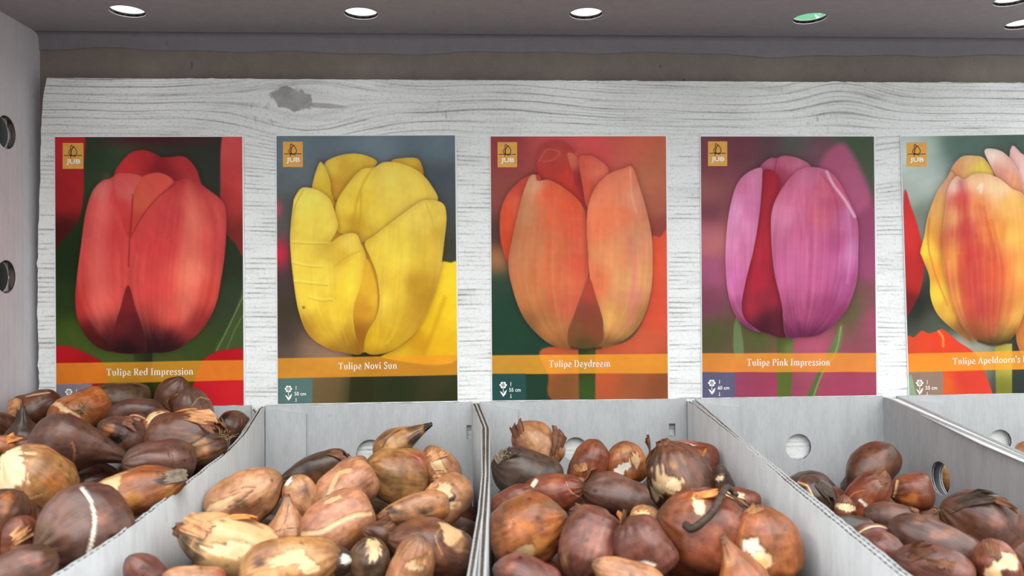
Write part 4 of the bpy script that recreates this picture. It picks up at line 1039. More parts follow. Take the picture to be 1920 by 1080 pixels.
M_FLAP = {'tan': papery('tan_dry_skin', (186, 132, 88)), 'brown': papery('brown_dry_skin', (112, 70, 46)), 'dark': papery('dark_dry_skin', (66, 52, 42)), 'orange': papery('orange_dry_skin', (205, 130, 70)), 'grey': papery('grey_dry_skin', (120, 104, 88))}
M_ROOT = papery('dry_root', (150, 128, 92))

C_ = dict(brown=((126, 78, 54), (72, 46, 36)), mauve=((120, 82, 68), (80, 55, 47)), tan=((208, 154, 112), (158, 106, 72)), gold=((208, 156, 98), (138, 90, 54)),
          dark=((92, 70, 56), (54, 42, 36)), red=((158, 86, 56), (90, 48, 36)), orange=((200, 122, 66), (122, 70, 42)), olive=((112, 84, 60), (66, 50, 40)),
          cream=((240, 208, 156), (206, 152, 98)), rose=((210, 154, 118), (168, 108, 80)), pink=((140, 84, 70), (94, 58, 50)))
PC = dict(cream=(240, 212, 164), white=(240, 230, 212), gold=(226, 166, 86), orange=(206, 122, 56), dark=(60, 46, 38), black=(34, 27, 24), grey=(122, 108, 92),
          brown=(112, 68, 46), red=(150, 60, 46), tan=(206, 156, 108), rose=(172, 108, 84), mauve=(116, 78, 66), olive=(112, 88, 58), pale=(222, 184, 134))

PROF = dict(
    round=[(0, 0), (.01, .3), (.05, .58), (.14, .85), (.3, .99), (.45, 1), (.6, .97), (.75, .85), (.86, .64), (.93, .42), (.975, .2), (1, .06)],
    cone=[(0, 0), (.02, .3), (.08, .64), (.2, .93), (.33, 1), (.47, .88), (.6, .64), (.74, .4), (.87, .25), (1, .13)],
    egg=[(0, 0), (.012, .42), (.04, .64), (.1, .82), (.2, .95), (.36, 1), (.54, .99), (.7, .91), (.82, .76), (.9, .58), (.955, .38), (.985, .22), (1, .1)],
    long=[(0, 0), (.012, .42), (.05, .68), (.12, .86), (.24, .98), (.42, 1), (.6, .92), (.76, .73), (.88, .5), (.96, .32), (1, .18)])

BT = [(0, 680, 2.7), (300, 740, 3.097), (880, 740, 3.097), (1300, 730, 3.086), (1640, 730, 5.4)]
PLANE = [(-.084, .16), (-.113, .10), (-.113, .08), (-.128, .03), (-.13, .0)]
SUF = ['red card bin', 'yellow card bin', 'orange card bin', 'pink card bin', 'rightmost bin']
BINNAME = ['under the red tulip card', 'under the yellow tulip card', 'under the orange tulip card', 'under the pink tulip card', 'under the flamed tulip card']

# bin, x, y, length, width (crop pixels), tip direction, tilt to viewer, profile, palette, label, features
B = []
def bulb(bn, x, y, ln, wd, ang, tilt, prof, pal, label, **f): B.append((bn, x, y, ln, wd, ang, tilt, prof, pal, label, f))

# --- bin under the red card
bulb(0, 190, 235, 250, 200, 20, 25, 'round', 'brown', 'brown bulb with a cream peel strip, back left corner', P=[(55, 250, 26, 60, 20, 'pale')], S=[([(130, 170), (180, 160), (250, 150)], 8, 'pale')], F=[(55, 240, 60, 100, 110, .10, 'tan')])
bulb(0, 118, 335, 215, 165, 92, 8, 'cone', 'dark', 'small dark grey bulb with its pointed neck straight up', D=1)
bulb(0, 5, 310, 150, 120, 150, 10, 'egg', 'brown', 'brown bulb cut by the left picture edge, behind the dark pointed one')
bulb(0, 600, 190, 310, 200, 175, 12, 'egg', 'olive', 'dark olive bulb right against the red card, left of the two rearmost')
bulb(0, 882, 178, 240, 170, 75, 30, 'egg', 'brown', 'brown bulb with a wiry root tuft against the red card', R=[(920, 165, 16, 46)], F=[(850, 200, 60, 40, -40, .2, 'brown')])
bulb(0, 700, 265, 270, 160, 0, 10, 'egg', 'mauve', 'dull mauve brown bulb tucked behind the one with a black mouth')
bulb(0, 985, 262, 290, 195, 100, 20, 'egg', 'mauve', 'reddish brown bulb with a thin crease, right rear of the heap', S=[([(975, 215), (1010, 178), (1060, 185)], 5, 'tan')], P=[(1040, 230, 60, 40, 0, 'rose')])
bulb(0, 1168, 335, 200, 170, 60, 20, 'egg', 'brown', 'dark red brown bulb with a black spot, in the right rear corner', P=[(1140, 285, 22, 28, 0, 'black')], d=.572)
bulb(0, 690, 320, 150, 130, 60, 30, 'egg', 'red', 'glossy red bulb peeping out behind the one with a black mouth', S=[([(650, 268), (690, 266), (735, 285)], 7, 'pale')])
bulb(0, 805, 330, 190, 180, 60, 20, 'egg', 'orange', 'orange bulb with a bright cream shoulder', P=[(800, 285, 75, 32, 18, 'cream'), (755, 330, 22, 60, 0, 'gold')], S=[([(770, 300), (760, 350), (750, 390)], 5, 'brown')])
bulb(0, 400, 250, 300, 210, 200, 20, 'egg', 'orange', 'orange brown bulb with a dry root tuft on its face', R=[(410, 235, 18, 50)], P=[(310, 225, 50, 18, -28, 'pale'), (480, 190, 60, 30, -20, 'red')], S=[([(280, 200), (340, 235), (400, 270)], 14, 'pale')])
bulb(0, 620, 365, 255, 190, 150, 15, 'egg', 'mauve', 'brown bulb with a black torn mouth', P=[(605, 388, 56, 24, 15, 'black'), (650, 290, 35, 25, -30, 'dark'), (545, 330, 40, 26, 30, 'orange')], F=[(650, 300, 80, 60, -40, .12, 'brown')])
bulb(0, 955, 395, 400, 290, -8, 16, 'egg', 'brown', 'big bulb with golden streaks and a papery torn top', P=[(1010, 400, 110, 40, -28, 'gold'), (950, 470, 100, 28, 12, 'gold'), (1040, 470, 60, 36, 0, 'orange'), (880, 330, 80, 60, 0, 'mauve')], S=[([(960, 420), (1060, 360), (1110, 340)], 10, 'dark'), ([(940, 440), (1040, 420), (1100, 400)], 6, 'brown'), ([(960, 500), (1050, 470)], 6, 'dark')], F=[(1010, 275, 130, 90, -25, .16, 'tan'), (1065, 320, 120, 80, -60, .22, 'brown'), (900, 250, 100, 50, 10, .1, 'orange')], R=[(1125, 370, 22, 42)])
bulb(0, 810, 500, 350, 230, 178, 12, 'egg', 'mauve', 'smooth mauve brown bulb in front of the golden streaked one', S=[([(850, 430), (870, 500), (860, 560)], 14, 'brown')])
bulb(0, 410, 425, 480, 330, -14, 12, 'cone', 'mauve', 'large mauve brown bulb with its tip drawn out to the right', S=[([(365, 400), (378, 460), (365, 560)], 13, 'rose')], P=[(400, 350, 90, 40, 20, 'brown'), (480, 520, 110, 40, -10, 'brown'), (300, 340, 70, 50, 40, 'brown')], D=1)
bulb(0, 50, 420, 170, 110, 170, 20, 'egg', 'orange', 'small orange bulb with papery skin at the left picture edge', F=[(60, 385, 90, 40, 20, .15, 'orange')])
bulb(0, 165, 420, 150, 90, 10, 10, 'egg', 'brown', 'small brown bulb with straggling roots, above the cream bulb', R=[(235, 420, 16, 60)])
bulb(0, 160, 605, 420, 370, 130, 25, 'round', 'gold', 'pale bulb whose left half is bare cream flesh', P=[(50, 540, 95, 150, 0, 'cream'), (75, 690, 38, 50, 0, 'orange'), (190, 500, 60, 45, -10, 'tan'), (245, 505, 34, 18, -40, 'grey'), (290, 520, 30, 16, -60, 'grey'), (290, 620, 70, 120, 0, 'orange'), (190, 690, 60, 26, 10, 'brown')], S=[([(120, 430), (135, 560), (110, 720)], 8, 'rose'), ([(140, 690), (215, 665)], 5, 'pale')])
bulb(0, 690, 655, 470, 250, 14, 12, 'long', 'orange', 'long orange brown bulb with a cream patch and torn grey neck', P=[(560, 615, 95, 52, 20, 'pale'), (640, 690, 80, 40, 20, 'gold'), (860, 580, 70, 35, -8, 'grey'), (820, 600, 60, 12, 0, 'black'), (850, 660, 30, 50, 0, 'gold'), (740, 620, 90, 50, 0, 'brown')], F=[(875, 575, 90, 60, 15, .15, 'grey')])
bulb(0, 15, 800, 320, 300, 60, 10, 'egg', 'brown', 'orange brown bulb cut by the left picture edge below the cream one', P=[(30, 720, 40, 60, 0, 'orange')])
bulb(0, 108, 880, 210, 180, 100, 20, 'egg', 'red', 'ragged small bulb in the gap left of the white striped one', F=[(105, 870, 90, 60, 30, .2, 'tan')], P=[(100, 930, 50, 20, 10, 'tan')])
bulb(0, 416, 845, 450, 420, 200, 20, 'round', 'mauve', 'big round bulb with a white curved stripe', S=[([(415, 635), (455, 690), (478, 780), (470, 880), (450, 960)], 19, 'white')], P=[(520, 760, 60, 70, 0, 'rose'), (240, 860, 40, 90, 0, 'olive'), (330, 800, 80, 110, 0, 'brown')])
bulb(0, 90, 1070, 380, 260, 20, 10, 'egg', 'brown', 'blurred brown bulb in the bottom left corner', P=[(150, 1000, 80, 30, -10, 'rose')])

# --- bin under the yellow card
bulb(1, 1405, 268, 370, 215, 30, 8, 'cone', 'gold', 'golden bulb with a dark crooked tip raised against the bin back', P=[(1500, 250, 55, 90, 20, 'dark'), (1560, 200, 30, 50, 0, 'black'), (1330, 290, 90, 40, 30, 'gold'), (1300, 240, 50, 22, 35, 'brown')], S=[([(1290, 310), (1320, 250), (1390, 205)], 6, 'dark')], D=1)
bulb(1, 905, 452, 410, 230, 190, 6, 'long', 'olive', 'long dark brown bulb lying tip to the left', P=[(870, 410, 120, 40, 15, 'dark'), (745, 460, 30, 30, 0, 'dark'), (940, 470, 90, 40, 0, 'brown')], F=[(1030, 350, 110, 50, -20, .14, 'brown')])
bulb(1, 1150, 415, 130, 110, 60, 10, 'egg', 'tan', 'small tan bulb between the dark long one and gold brown one')
bulb(1, 1625, 430, 300, 225, 122, 14, 'egg', 'tan', 'tan bulb with loose pale skin in the right rear corner', P=[(1620, 410, 34, 70, 25, 'pale'), (1700, 440, 30, 60, 20, 'rose')], S=[([(1560, 340), (1610, 400), (1620, 450)], 7, 'pale'), ([(1580, 330), (1650, 350), (1700, 400)], 5, 'brown')], F=[(1600, 345, 90, 60, 30, .14, 'tan'), (1640, 470, 110, 50, 0, .1, 'tan')])
bulb(1, 1370, 462, 385, 310, 170, 14, 'egg', 'gold', 'gold brown bulb with a red flushed right shoulder', P=[(1490, 380, 70, 50, -30, 'red'), (1250, 380, 50, 40, 20, 'gold'), (1370, 340, 40, 26, 0, 'brown'), (1370, 500, 170, 70, 0, 'olive')], S=[([(1420, 330), (1500, 370), (1540, 430)], 5, 'rose')])
bulb(1, 815, 590, 260, 210, 110, 14, 'egg', 'tan', 'tan bulb with a cream chip behind the upright one', P=[(745, 505, 30, 26, 40, 'white'), (840, 560, 60, 40, 0, 'brown')])
bulb(1, 1660, 620, 350, 265, 215, 30, 'round', 'tan', 'pale tan bulb with a dark root scar beside the right panel', P=[(1690, 600, 36, 22, 40, 'black'), (1700, 640, 45, 24, 10, 'pale'), (1610, 570, 90, 50, 10, 'pale'), (1740, 690, 60, 50, 0, 'brown')], F=[(1560, 560, 80, 50, 10, .08, 'tan')])
bulb(1, 1075, 560, 395, 285, 212, 12, 'egg', 'rose', 'rosy tan bulb with a forked pale streak on top', S=[([(985, 575), (1010, 510), (1045, 455), (1100, 440)], 24, 'pale')], P=[(930, 600, 40, 60, 30, 'tan'), (1180, 540, 50, 80, 0, 'brown'), (900, 650, 20, 22, 0, 'grey')])
bulb(1, 500, 600, 460, 320, 25, 14, 'egg', 'tan', 'tan bulb with a pale sunken groove, against the left panel', P=[(380, 620, 110, 34, 28, 'pale'), (470, 560, 80, 24, 22, 'tan'), (560, 680, 170, 70, 5, 'brown'), (450, 640, 60, 20, 32, 'olive'), (600, 560, 80, 60, 0, 'tan')], S=[([(400, 570), (480, 540), (560, 540)], 5, 'brown'), ([(400, 655), (450, 630), (540, 555)], 6, 'dark')])
bulb(1, 742, 745, 300, 250, 88, 10, 'cone', 'tan', 'upright tan bulb with a pointed dry tip', S=[([(745, 640), (730, 720), (690, 800)], 5, 'brown'), ([(660, 800), (740, 780), (830, 780)], 4, 'brown')], P=[(745, 630, 24, 30, 0, 'grey')], D=1)
bulb(1, 1470, 672, 440, 200, 190, 8, 'long', 'tan', 'tan bulb blotched dark, lying below the one with a root scar', P=[(1540, 690, 55, 40, 0, 'dark'), (1370, 680, 60, 30, -20, 'dark'), (1440, 610, 100, 24, 18, 'brown'), (1640, 680, 30, 50, 0, 'orange')], F=[(1300, 720, 80, 60, 200, .15, 'brown')])
bulb(1, 1290, 815, 240, 160, 160, 10, 'egg', 'brown', 'brown bulb in the dark gap at the centre of the bin', F=[(1330, 770, 90, 40, 20, .15, 'brown')])
bulb(1, 1020, 750, 450, 325, 205, 12, 'egg', 'rose', 'smooth orange tan bulb crossed by a pale diagonal stripe', S=[([(830, 805), (930, 795), (1030, 745), (1130, 700), (1220, 690)], 26, 'pale')], P=[(1060, 640, 100, 50, 10, 'rose'), (1150, 830, 60, 60, 0, 'orange'), (1010, 600, 60, 18, 15, 'pale')])
bulb(1, 1570, 885, 500, 335, 165, 14, 'egg', 'brown', 'big brown bulb with a cream flaked right end', P=[(1690, 800, 70, 70, 30, 'pale'), (1740, 870, 50, 80, 0, 'tan'), (1450, 810, 110, 50, 20, 'mauve'), (1620, 900, 50, 60, 0, 'rose'), (1500, 930, 120, 50, 0, 'olive')], S=[([(1640, 760), (1600, 830), (1640, 930)], 8, 'tan')])
bulb(1, 1220, 955, 230, 240, 80, 14, 'egg', 'olive', 'olive cream bulb in shadow left of the big flaked one', P=[(1240, 900, 50, 60, 0, 'pale'), (1200, 900, 26, 30, 0, 'olive')])
bulb(1, 400, 865, 600, 350, 160, 14, 'egg', 'cream', 'big peeled bulb of bare cream flesh with brown skin at its crown', P=[(140, 890, 100, 140, 25, 'dark'), (260, 760, 120, 34, 22, 'tan'), (560, 745, 130, 26, -20, 'tan'), (380, 840, 26, 16, 0, 'gold'), (370, 950, 70, 50, 0, 'gold'), (420, 900, 160, 50, 0, 'cream')], S=[([(180, 880), (230, 780), (330, 715), (440, 705), (600, 770)], 15, 'tan')], F=[(230, 770, 130, 90, 145, .16, 'tan'), (430, 715, 140, 60, 10, .14, 'orange')], D=1)
bulb(1, 1010, 975, 230, 170, 10, 14, 'egg', 'grey' if False else 'dark', 'small grey brown bulb with a white sprout tip', P=[(1085, 950, 40, 34, 0, 'white')])
bulb(1, 760, 1005, 590, 330, 10, 12, 'egg', 'gold', 'golden bulb with a dark spot at the bottom edge', P=[(580, 965, 42, 40, 0, 'dark'), (740, 960, 120, 60, 10, 'pale'), (860, 1000, 80, 40, 0, 'pale'), (620, 930, 90, 40, 20, 'rose'), (760, 1030, 60, 30, 0, 'gold')])
bulb(1, 1450, 1025, 460, 260, 70, 30, 'egg', 'tan', 'tan bulb with a puckered bud end, bottom right of the bin', P=[(1490, 990, 70, 30, 0, 'pale'), (1380, 990, 80, 40, 20, 'rose')], F=[(1520, 950, 70, 60, 80, .2, 'tan')])
bulb(1, -60, 1075, 380, 210, 130, 14, 'egg', 'pink', 'mauve pink bulb at the bottom edge by the left panel', P=[(-100, 1005, 30, 14, 0, 'dark')])
bulb(1, 200, 1070, 360, 150, 170, 10, 'egg', 'tan', 'tan bulb sliver at the bottom edge below the peeled one', P=[(360, 1030, 60, 30, 20, 'red')])

# --- bin under the orange card
bulb(2, 390, 292, 330, 235, 135, 8, 'egg', 'tan', 'fuzzy beige bulb with split brown skin, left rear', P=[(270, 270, 30, 90, 10, 'brown'), (510, 320, 34, 80, 15, 'brown'), (400, 280, 100, 70, 30, 'tan'), (290, 210, 24, 24, 0, 'white')], F=[(285, 215, 100, 70, 110, .18, 'brown'), (505, 300, 120, 70, 70, .2, 'brown')])
bulb(2, 1275, 365, 350, 200, 170, 10, 'egg', 'red', 'red brown bulb with a white shoulder, right rear', P=[(1210, 300, 95, 22, 5, 'white'), (1180, 320, 60, 16, 0, 'brown'), (1380, 400, 40, 60, 0, 'red')], F=[(1325, 335, 80, 60, 70, .25, 'orange')])
bulb(2, 690, 400, 300, 225, 68, 14, 'egg', 'red', 'pointed red brown bulb below the round hole', P=[(600, 450, 40, 40, 0, 'orange')], F=[(650, 425, 40, 60, 110, .2, 'tan')])
bulb(2, 910, 392, 225, 240, 100, 14, 'egg', 'orange', 'light brown bulb with a ragged white patch', P=[(880, 430, 85, 26, 28, 'white'), (960, 370, 30, 40, 0, 'pale'), (900, 320, 70, 30, 20, 'tan')])
bulb(2, 330, 468, 430, 290, 160, 10, 'egg', 'dark', 'dark grey brown bulb with a shaggy root end', R=[(215, 355, 18, 30)], F=[(240, 345, 110, 50, 15, .16, 'dark'), (180, 370, 60, 50, 120, .16, 'grey')])
bulb(2, 1465, 500, 180, 140, 95, 10, 'long', 'dark', 'small dark curved bulb against the right panel', P=[(1460, 485, 26, 18, 20, 'pale'), (1450, 540, 30, 40, 0, 'olive')])
bulb(2, 635, 530, 110, 100, 60, 10, 'egg', 'tan', 'pale bulb glimpsed behind the dull brown pointed one')
bulb(2, 1210, 480, 430, 370, 118, 14, 'egg', 'brown', 'large bulb with a hooked neck and a cream patch', P=[(1130, 500, 75, 95, 25, 'pale'), (1190, 420, 70, 40, 20, 'gold'), (1080, 560, 30, 60, 0, 'cream'), (1330, 480, 60, 110, 0, 'brown'), (1200, 520, 50, 40, 0, 'cream')], F=[(1045, 300, 110, 100, 80, .3, 'brown')], D=1)
bulb(2, 490, 572, 380, 215, 10, 10, 'egg', 'red', 'red brown bulb with a white slash on its left', S=[([(345, 565), (365, 530), (385, 500)], 28, 'white'), ([(560, 500), (590, 560), (650, 600)], 5, 'tan')], P=[(480, 510, 110, 40, 0, 'rose'), (560, 560, 70, 60, 0, 'red')])
bulb(2, 850, 590, 400, 265, 165, 10, 'egg', 'mauve', 'dull brown bulb with a spiky tip at its upper left', F=[(685, 470, 90, 60, 110, .25, 'brown')], P=[(870, 530, 130, 40, 0, 'mauve')])
bulb(2, 255, 620, 280, 170, 30, 10, 'egg', 'red', 'glossy red orange bulb behind the big one at the left panel', P=[(300, 585, 60, 30, 20, 'orange')])
bulb(2, 1560, 620, 260, 170, 170, 14, 'egg', 'red', 'dark red bulb with cream skin beside the right panel', P=[(1530, 590, 70, 32, -20, 'cream'), (1480, 580, 50, 30, 20, 'pale')], F=[(1590, 650, 90, 50, -30, .15, 'dark')])
bulb(2, 700, 715, 250, 140, 170, 10, 'egg', 'pink', 'mauve bulb half hidden at the centre of the bin', F=[(640, 660, 70, 40, 150, .2, 'brown')])
bulb(2, 1022, 745, 190, 200, 60, 10, 'egg', 'gold', 'cream orange bulb in the gap left of the biggest one', P=[(1000, 720, 50, 60, 0, 'pale')], S=[([(970, 720), (1000, 780)], 5, 'white')])
bulb(2, 345, 785, 480, 400, 20, 10, 'round', 'orange', 'glossy orange brown bulb with a grey top at the left panel', P=[(480, 640, 110, 40, 8, 'grey'), (330, 760, 100, 70, 0, 'orange'), (330, 900, 80, 40, 15, 'pale'), (400, 870, 70, 80, 0, 'gold'), (180, 740, 70, 120, 0, 'brown')], S=[([(235, 770), (245, 740), (270, 700)], 5, 'tan'), ([(560, 640), (580, 700)], 14, 'dark')])
bulb(2, 1710, 860, 290, 420, 95, 12, 'egg', 'orange', 'upright bulb with a white patch, crammed against the right panel', P=[(1650, 890, 80, 60, -30, 'white'), (1700, 950, 60, 40, -20, 'cream'), (1650, 730, 80, 60, 0, 'rose'), (1690, 790, 40, 30, 0, 'red'), (1660, 1000, 80, 60, 0, 'gold')], F=[(1660, 675, 140, 40, 10, .12, 'tan')])
bulb(2, 1000, 885, 330, 360, 118, 12, 'egg', 'pink', 'mauve red bulb with a ragged tip and white slash', S=[([(965, 985), (1015, 972), (1075, 988)], 20, 'white')], F=[(885, 705, 70, 60, 90, .3, 'orange'), (830, 680, 60, 100, 95, .2, 'brown')])
bulb(2, 1335, 805, 540, 500, 160, 20, 'round', 'red', 'biggest bulb, red brown with a dark curled stem across it', P=[(1290, 620, 110, 50, 20, 'orange'), (1330, 640, 30, 60, 20, 'cream'), (1200, 630, 70, 60, 0, 'rose'), (1520, 700, 50, 90, 20, 'rose'), (1420, 790, 60, 50, 0, 'rose'), (1200, 800, 90, 120, 0, 'brown')], S=[([(1075, 650), (1100, 605), (1150, 575)], 22, 'white'), ([(1350, 590), (1370, 670)], 8, 'cream'), ([(1310, 570), (1300, 640)], 8, 'gold')], K=[[(1545, 590), (1490, 575), (1450, 610), (1420, 680), (1370, 740), (1300, 785), (1265, 760)]], F=[(1390, 590, 140, 60, 10, .14, 'orange'), (1540, 600, 120, 60, -30, .14, 'brown')])
bulb(2, 695, 885, 440, 385, 250, 14, 'round', 'pink', 'mauve brown bulb with grey spots at the front', P=[(712, 940, 22, 24, 0, 'grey'), (815, 800, 30, 18, -40, 'grey'), (560, 960, 30, 60, 0, 'tan'), (720, 860, 120, 120, 0, 'rose'), (520, 790, 40, 40, 0, 'mauve')])
bulb(2, 330, 1060, 400, 260, 160, 10, 'egg', 'pink', 'red mauve bulb at the bottom edge by the left panel', P=[(250, 1000, 60, 30, 20, 'rose')])
bulb(2, 920, 1060, 440, 200, 165, 10, 'egg', 'tan', 'tan bulb along the bottom edge at the centre of the bin', P=[(850, 1010, 90, 24, 0, 'rose')])
bulb(2, 1570, 1040, 440, 330, 112, 10, 'cone', 'orange', 'orange tan bulb pointing up like a horn at the bottom edge', P=[(1500, 960, 50, 60, 10, 'tan'), (1600, 1040, 90, 40, 0, 'rose')], D=1)

# --- bin under the pink card
bulb(3, 1030, 465, 370, 245, 230, 20, 'egg', 'brown', 'rearmost dark brown bulb with a dull root scar', P=[(990, 465, 50, 34, 0, 'olive'), (1090, 490, 40, 16, -10, 'tan')], S=[([(872, 470), (868, 540)], 8, 'tan')])
bulb(3, 1258, 592, 240, 200, 190, 14, 'egg', 'red', 'orange brown bulb with a pale slit next to the right panel', S=[([(1182, 530), (1172, 580), (1160, 620)], 15, 'pale')], P=[(1240, 640, 80, 50, 10, 'orange')])
bulb(3, 1000, 640, 400, 230, 60, 14, 'egg', 'red', 'red brown bulb with a white slash and dry tip', S=[([(965, 640), (1000, 670), (1025, 715)], 18, 'white'), ([(890, 640), (930, 600), (990, 580)], 6, 'orange')], P=[(1060, 560, 60, 60, 30, 'olive'), (900, 580, 60, 40, 20, 'red')], F=[(1090, 505, 70, 70, 50, .14, 'brown')])
bulb(3, 700, 610, 240, 225, 120, 14, 'egg', 'dark', 'dark grey brown bulb rising behind the left divider', P=[(620, 540, 36, 30, -30, 'red')], S=[([(600, 535), (660, 560), (690, 610)], 13, 'pale')], F=[(760, 580, 100, 60, -50, .12, 'dark')])
bulb(3, 880, 705, 190, 120, 100, 14, 'egg', 'red', 'small red bulb with a cream crown by the divider', P=[(880, 680, 80, 22, -8, 'cream')])
bulb(3, 1145, 750, 300, 180, 5, 10, 'egg', 'mauve', 'mauve brown bulb at the centre pointing right', F=[(1290, 690, 60, 60, 20, .12, 'brown')])
bulb(3, 925, 795, 240, 130, 170, 10, 'egg', 'dark', 'dark brown bulb half hidden by the divider')
bulb(3, 1660, 785, 440, 350, 158, 12, 'egg', 'mauve', 'large brown bulb with a lifted skin fold on top', F=[(1600, 650, 200, 70, 18, .14, 'dark'), (1720, 640, 150, 50, -25, .12, 'brown')], P=[(1450, 720, 70, 40, -20, 'olive'), (1750, 750, 60, 70, 0, 'rose'), (1600, 760, 100, 80, 0, 'brown')], R=[(1340, 705, 14, 40)])
bulb(3, 1060, 850, 240, 140, 170, 10, 'egg', 'pink', 'mauve bulb rimmed with a cream line', S=[([(945, 838), (1010, 800), (1080, 790), (1150, 815)], 9, 'cream')])
bulb(3, 1085, 935, 240, 210, 150, 10, 'egg', 'pink', 'pinkish bulb leaning on the divider near the front')
bulb(3, 1395, 895, 510, 310, 160, 10, 'egg', 'mauve', 'smooth glossy brown bulb with a blunt snout at the front', P=[(1310, 770, 50, 40, 0, 'rose'), (1500, 860, 80, 40, 0, 'mauve'), (1400, 830, 110, 40, 0, 'rose')])
bulb(3, 1390, 1040, 430, 250, 170, 10, 'egg', 'pink', 'bulb with a raised dry skin loop at the bottom edge', F=[(1290, 955, 190, 60, 20, .2, 'brown'), (1430, 1000, 60, 130, 85, .1, 'brown')], P=[(1350, 1000, 90, 40, 0, 'rose')])
bulb(3, 1760, 1040, 340, 270, 110, 10, 'egg', 'red', 'red brown bulb with a bare cream patch, bottom right', P=[(1800, 1010, 100, 50, 20, 'cream'), (1740, 1060, 60, 40, 0, 'pale'), (1680, 980, 50, 40, 20, 'rose')], F=[(1725, 940, 80, 60, 100, .15, 'brown')])
bulb(3, 1900, 960, 200, 150, 60, 10, 'egg', 'brown', 'small brown bulb at the right picture edge')
# --- bin under the flamed card
bulb(4, 730, 890, 250, 330, 90, 10, 'egg', 'gold', 'golden bulb seen only through the hole in the side panel', )
bulb(4, 1550, 640, 230, 215, 100, 10, 'egg', 'tan', 'tan bulb at the right picture edge above the side panel')

cR = RM[:, 0]; cU = RM[:, 1]
N_ = len(B)
pxs = np.zeros(N_); pys = np.zeros(N_); lens = np.zeros(N_); wds = np.zeros(N_); dep = np.zeros(N_); bins_ = np.zeros(N_, int)
for i, q in enumerate(B):
    ox, oy, sc = BT[q[0]]
    pxs[i], pys[i], lens[i], wds[i] = ox + q[1] / sc, oy + q[2] / sc, q[3] / sc, q[4] / sc
    bins_[i] = q[0]
    zb, k = PLANE[q[0]]
    P = on_slope(pxs[i], pys[i], zb + k * (CAMN[1] * -1 - .58) * 0 + k * 0.035, k)
    dep[i] = (P - CAMN) @ (-RM[:, 2])
D0 = dep.copy()
for i, q in enumerate(B):
    if 'd' in q[10]: dep[i] = D0[i] = q[10]['d']
dep[-2] = (BINS_HOLE[0] - CAMN) @ (-RM[:, 2]) + 0.040
dep[-1] = 0.575
DIR = rays(pxs, pys)
# push neighbours apart along their sight lines until they only touch
for it in range(120):
    for i in range(N_ - 2):
        for j in range(i + 1, N_ - 2):
            if bins_[i] != bins_[j]: continue
            a, b_ = CAMN + DIR[i] * dep[i], CAMN + DIR[j] * dep[j]
            rs = 0.40 * (min(wds[i], lens[i]) * dep[i] + min(wds[j], lens[j]) * dep[j]) / F + 0.04 * (lens[i] * dep[i] + lens[j] * dep[j]) / F
            dd = np.linalg.norm(a - b_)
            if dd < rs:
                s = 0.25 * (rs - dd)
                if dep[i] > dep[j]: dep[i] += s; dep[j] -= s
                else: dep[i] -= s; dep[j] += s
    for i in range(N_ - 2):
        sp_ = .004 if 'd' in B[i][10] else .045
        lo_, hi_ = D0[i] - sp_, D0[i] + sp_
        dep[i] = min(max(dep[i], lo_), hi_)
        r = 0.45 * wds[i] * dep[i] / F
        ymax = YW - 0.004 - r
        y = CAMN[1] + DIR[i][1] * dep[i]
        if y > ymax: dep[i] = (ymax - CAMN[1]) / DIR[i][1]

def prof_fn(kind):
    p = np.array(PROF[kind]); t = np.linspace(0, 1, 400); r = np.interp(t, p[:, 0], p[:, 1])
    k = np.ones(23) / 23
    rp = np.pad(r, 11, mode='edge'); rs = np.convolve(rp, k, 'valid')
    w = np.clip(t / .05, 0, 1); rs = rs * w + np.sqrt(np.clip(t / .05, 0, 1)) * np.interp(.05, t, rs) * (1 - w)
    return t, rs

def bulb_shape(L, Wd, kind, seed, nu, nv):
    r = np.random.RandomState(seed)
    v = np.linspace(0, 1, nv); v = 0.5 - 0.5 * np.cos(np.pi * v) * (0.75) - 0.5 * 0.25 * (1 - 2 * v)
    v = (v - v[0]) / (v[-1] - v[0])
    th = np.arange(nu) / nu * 2 * np.pi
    t_, p_ = prof_fn(kind)
    rad = np.interp(v, t_, p_) * Wd / 2
    TH_, V_ = np.meshgrid(th, v, indexing='ij')
    f = 1 + .045 * np.sin(2 * TH_ + r.uniform(0, 6)) + .03 * np.sin(3 * TH_ + r.uniform(0, 6) + V_ * 2) + .02 * np.sin(5 * TH_ + r.uniform(0, 6) - V_ * 3)
    R = rad[None, :] * f
    Z = (V_ - .5) * L
    Xx, Yy = R * np.cos(TH_), R * np.sin(TH_)
    tip = np.clip(V_ - .55, 0, 1)
    bd = r.uniform(0, 6.28); amt = r.uniform(.1, .5) * (1.3 if kind in ('cone', 'long') else .6)
    Xx = Xx + math.cos(bd) * amt * tip ** 2 * L * .6; Yy = Yy + math.sin(bd) * amt * tip ** 2 * L * .6
    P = np.stack([Xx, Yy, Z], -1)
    u = P / L
    nz = .028 * waves(seed, 1.3)(u) + .008 * waves(seed + 7, 3.2)(u)
    rdir = np.stack([np.cos(TH_), np.sin(TH_), 0 * TH_], -1)
    wr = .012 * np.clip((V_ - .6) / .4, 0, 1) * np.sin(TH_ * r.randint(9, 15) + 3 * np.sin(V_ * 6 + r.uniform(0, 6)))
    P = P + rdir * ((nz + wr) * Wd * np.clip(rad / (Wd * .25), 0, 1)[None, :])[..., None]
    P[:, -1] = P[:, -1].mean(0); P[:, 0] = P[:, 0].mean(0)
    UV = np.stack([TH_ / 6.2832, V_], -1)
    return P, UV, TH_, V_

